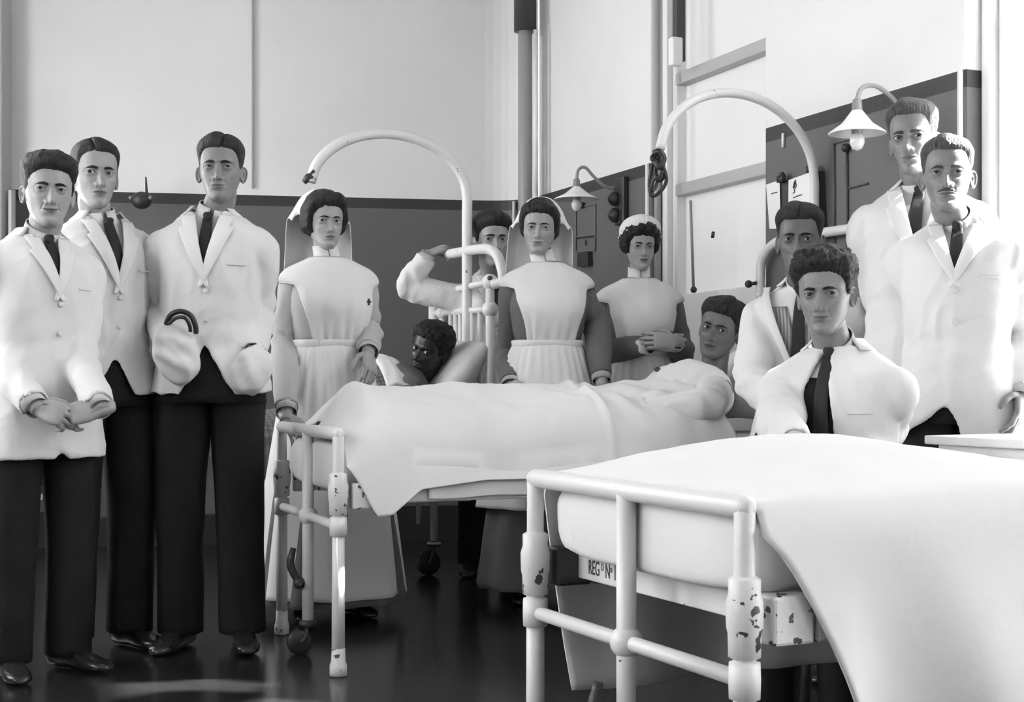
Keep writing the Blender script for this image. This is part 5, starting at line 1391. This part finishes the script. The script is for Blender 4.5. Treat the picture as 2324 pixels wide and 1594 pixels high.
n3 = nurse('person in puffed nurse cap and apron with clasped hands before the frosted window',
    dict(x=1453, y=563, Y=6.40, yaw=8, roll=2), (1452, 6.42), dict(fw=.94, jaw=.94, smile=.4, nose=1.1, eye=.9), dict(whair, edge=.55, top=.026, sidebulk=.020, front=.050, temple=.046, wave=.012, freq=48, seed=9, sz=.01, bun=.0, side=-.03, ear=-.03, nape=-.05),
    dict(l=dict(el=P(1362, 800, 6.42), wr=P(1482, 782, 6.16), fd=(.9, -.2, .05), pd=(0, .9, 0), curl=(.6, .6, .6, .6)), r=dict(el=P(1548, 800, 6.44), wr=P(1530, 776, 6.15), fd=(-.9, -.25, .05), pd=(0, .9, -.1), curl=(.6, .6, .6, .6))),
    'dress_dark', yaw=6, size=.92, seed=8, cap=None, bib=((1.14, .12), (1.22, .13), (1.32, .155), (1.42, .158)))
# puffed cap
cm = MB(); Hm = n3.H
def capf(u, v):
    a = 2 * PI * v; r = math.sin(min(1, u * 1.06) * PI / 2)
    pf = 1 + .03 * math.sin(a * 13) * u + .05 * math.sin(PI * u)
    x = .098 * r * pf * math.sin(a); y = .015 + .105 * r * pf * -math.cos(a); z = .085 + .078 * math.cos(u * PI / 2)**.8 - .028 * u * (.5 + .5 * math.cos(a)) * -.4 - .05 * u * (.5 - .5 * math.cos(a))
    return Hm @ V((x, y, z))
cm.grid(capf, 16, 60); cp = cm.build('nurse_cap', M['veil'], n3.root, solid=.004, off=0)
fr_ = MB()
def frf(u, v):
    a = 2 * PI * v; k = 1 + .06 * u + .02 * math.sin(a * 26) * u
    base = capf(1, v); c = Hm @ V((0, .015, .085)); return c + (base - c) * k + (Hm.to_3x3() @ V((0, 0, -.012 * u + .004 * math.sin(a * 26))))
fr_.grid(frf, 4, 150); fr_.build('cap_frill', M['veil'], cp, solid=.002, off=0)

# ------------------------------------------------------------------ patients
def lie(p, B, hip, sc):
    R = Matrix((-B.v, V((0, 0, -1)), B.u)).transposed().to_4x4()
    p.sc = sc; p.M4 = Matrix.Translation(hip - B.u * .92 * sc) @ R
def patient(label, B, hip, head, lean, face, hair, skin, lips, m_shirt, arms, size=1, sc=1.0, iris='iris', **kw):
    p = Person(label, head, (head['x'], head['Y']), sc, 0, lean, 0, 0, 'm', skin, bend=(.95, 1.3)); lie(p, B, hip, sc)
    p.head(face, hair, 'hair', size=size, lips=lips, iris=iris, **kw)
    nh = {}
    for k, sd in (('l', 1), ('r', -1)):
        nh[k] = dict(kn=hip - B.u * .44 + B.v * (.10 * sd) + V((0, 0, -.03)), an=hip - B.u * .86 + B.v * (.11 * sd) + V((0, 0, -.04)))
    p.limbs(arms, nh); p.skin_build()
    b = p.loftT('pyjama_jacket', M[m_shirt], .80, 1.478, .006, 44, 64, lambda z: (max(-.004, .25 * (z - 1.40)), max(-.004, .25 * (z - 1.40))), .008, 4, .013)
    fuse([b] + [p.sleeve(k, M[m_shirt], (.074, .068, .060, .056, .048), b, end=.9, seed=7) for k in 'lr'], its=10, fold=.011, seed=5)
    p.pj = b
    return p
arm2 = dict(l=dict(el=B2(1.36, .34, .86), wr=B2(1.16, .20, .88), fd=(-.9, -.3, 0), pd=(0, 0, -1)), r=dict(el=B2(1.40, -.335, .87), wr=B2(1.17, -.22, .85), fd=(-.9, -.2, 0), pd=(0, 0, -1)))
pt2 = patient('person with tanned face and white pyjama jacket lying propped up in the middle bed', B2, B2(1.12, -.02, .765), dict(x=1634, y=748, Y=5.56, yaw=-24, roll=14, pitch=0), 22,
    dict(fw=1.02, jaw=1.05, brow=1.5, smile=.4, nose=1.1, cheek=1.2), dict(short, front=.056, temple=.05, top=.019, wave=.006, freq=40, part=.03), 'skint', 'lipsd', 'shirt', arm2, size=1.03)
q = P(1537, 869, 5.35); MB().lathe([(.012, -.003), (.013, 0), (.010, .004), (.001, .004)], pt2.D(pt2.T(-.02, 1.25, .014)), frame((-.3, -.6, .7)) @ Matrix.Rotation(PI/2, 3, 'Y'), 14).build('pyjama_button', M['button'], pt2.pj)
arm1 = dict(l=dict(el=B1(1.55, .30, .86), wr=B1(1.35, .16, .84), fd=(-.9, -.3, 0), pd=(0, 0, -1)), r=dict(el=B1(1.56, -.30, .86), wr=B1(1.34, -.18, .84), fd=(-.9, -.2, 0), pd=(0, 0, -1)))
pt1 = patient('dark-skinned person with short curly hair lying propped up in the rear bed', B1, B1(1.33, -.20, .72), dict(x=977, y=793, Y=6.60, yaw=-30, roll=20, pitch=4), 30,
    dict(fw=1.0, jaw=1.0, nosew=1.35, nose=.95, lip=1.5, brow=1.3), dict(short, front=.056, temple=.052, edge=.6, top=.020, thin=.010, wave=.010, freq=70, strand=.9, ragged=.004), 'skind', 'lipsd', 'dress_dark', arm1, size=1.05)
for o in list(COL.objects):
    if o.get('category') == 'person': o['group'] = 'staff and patients posing in the ward'
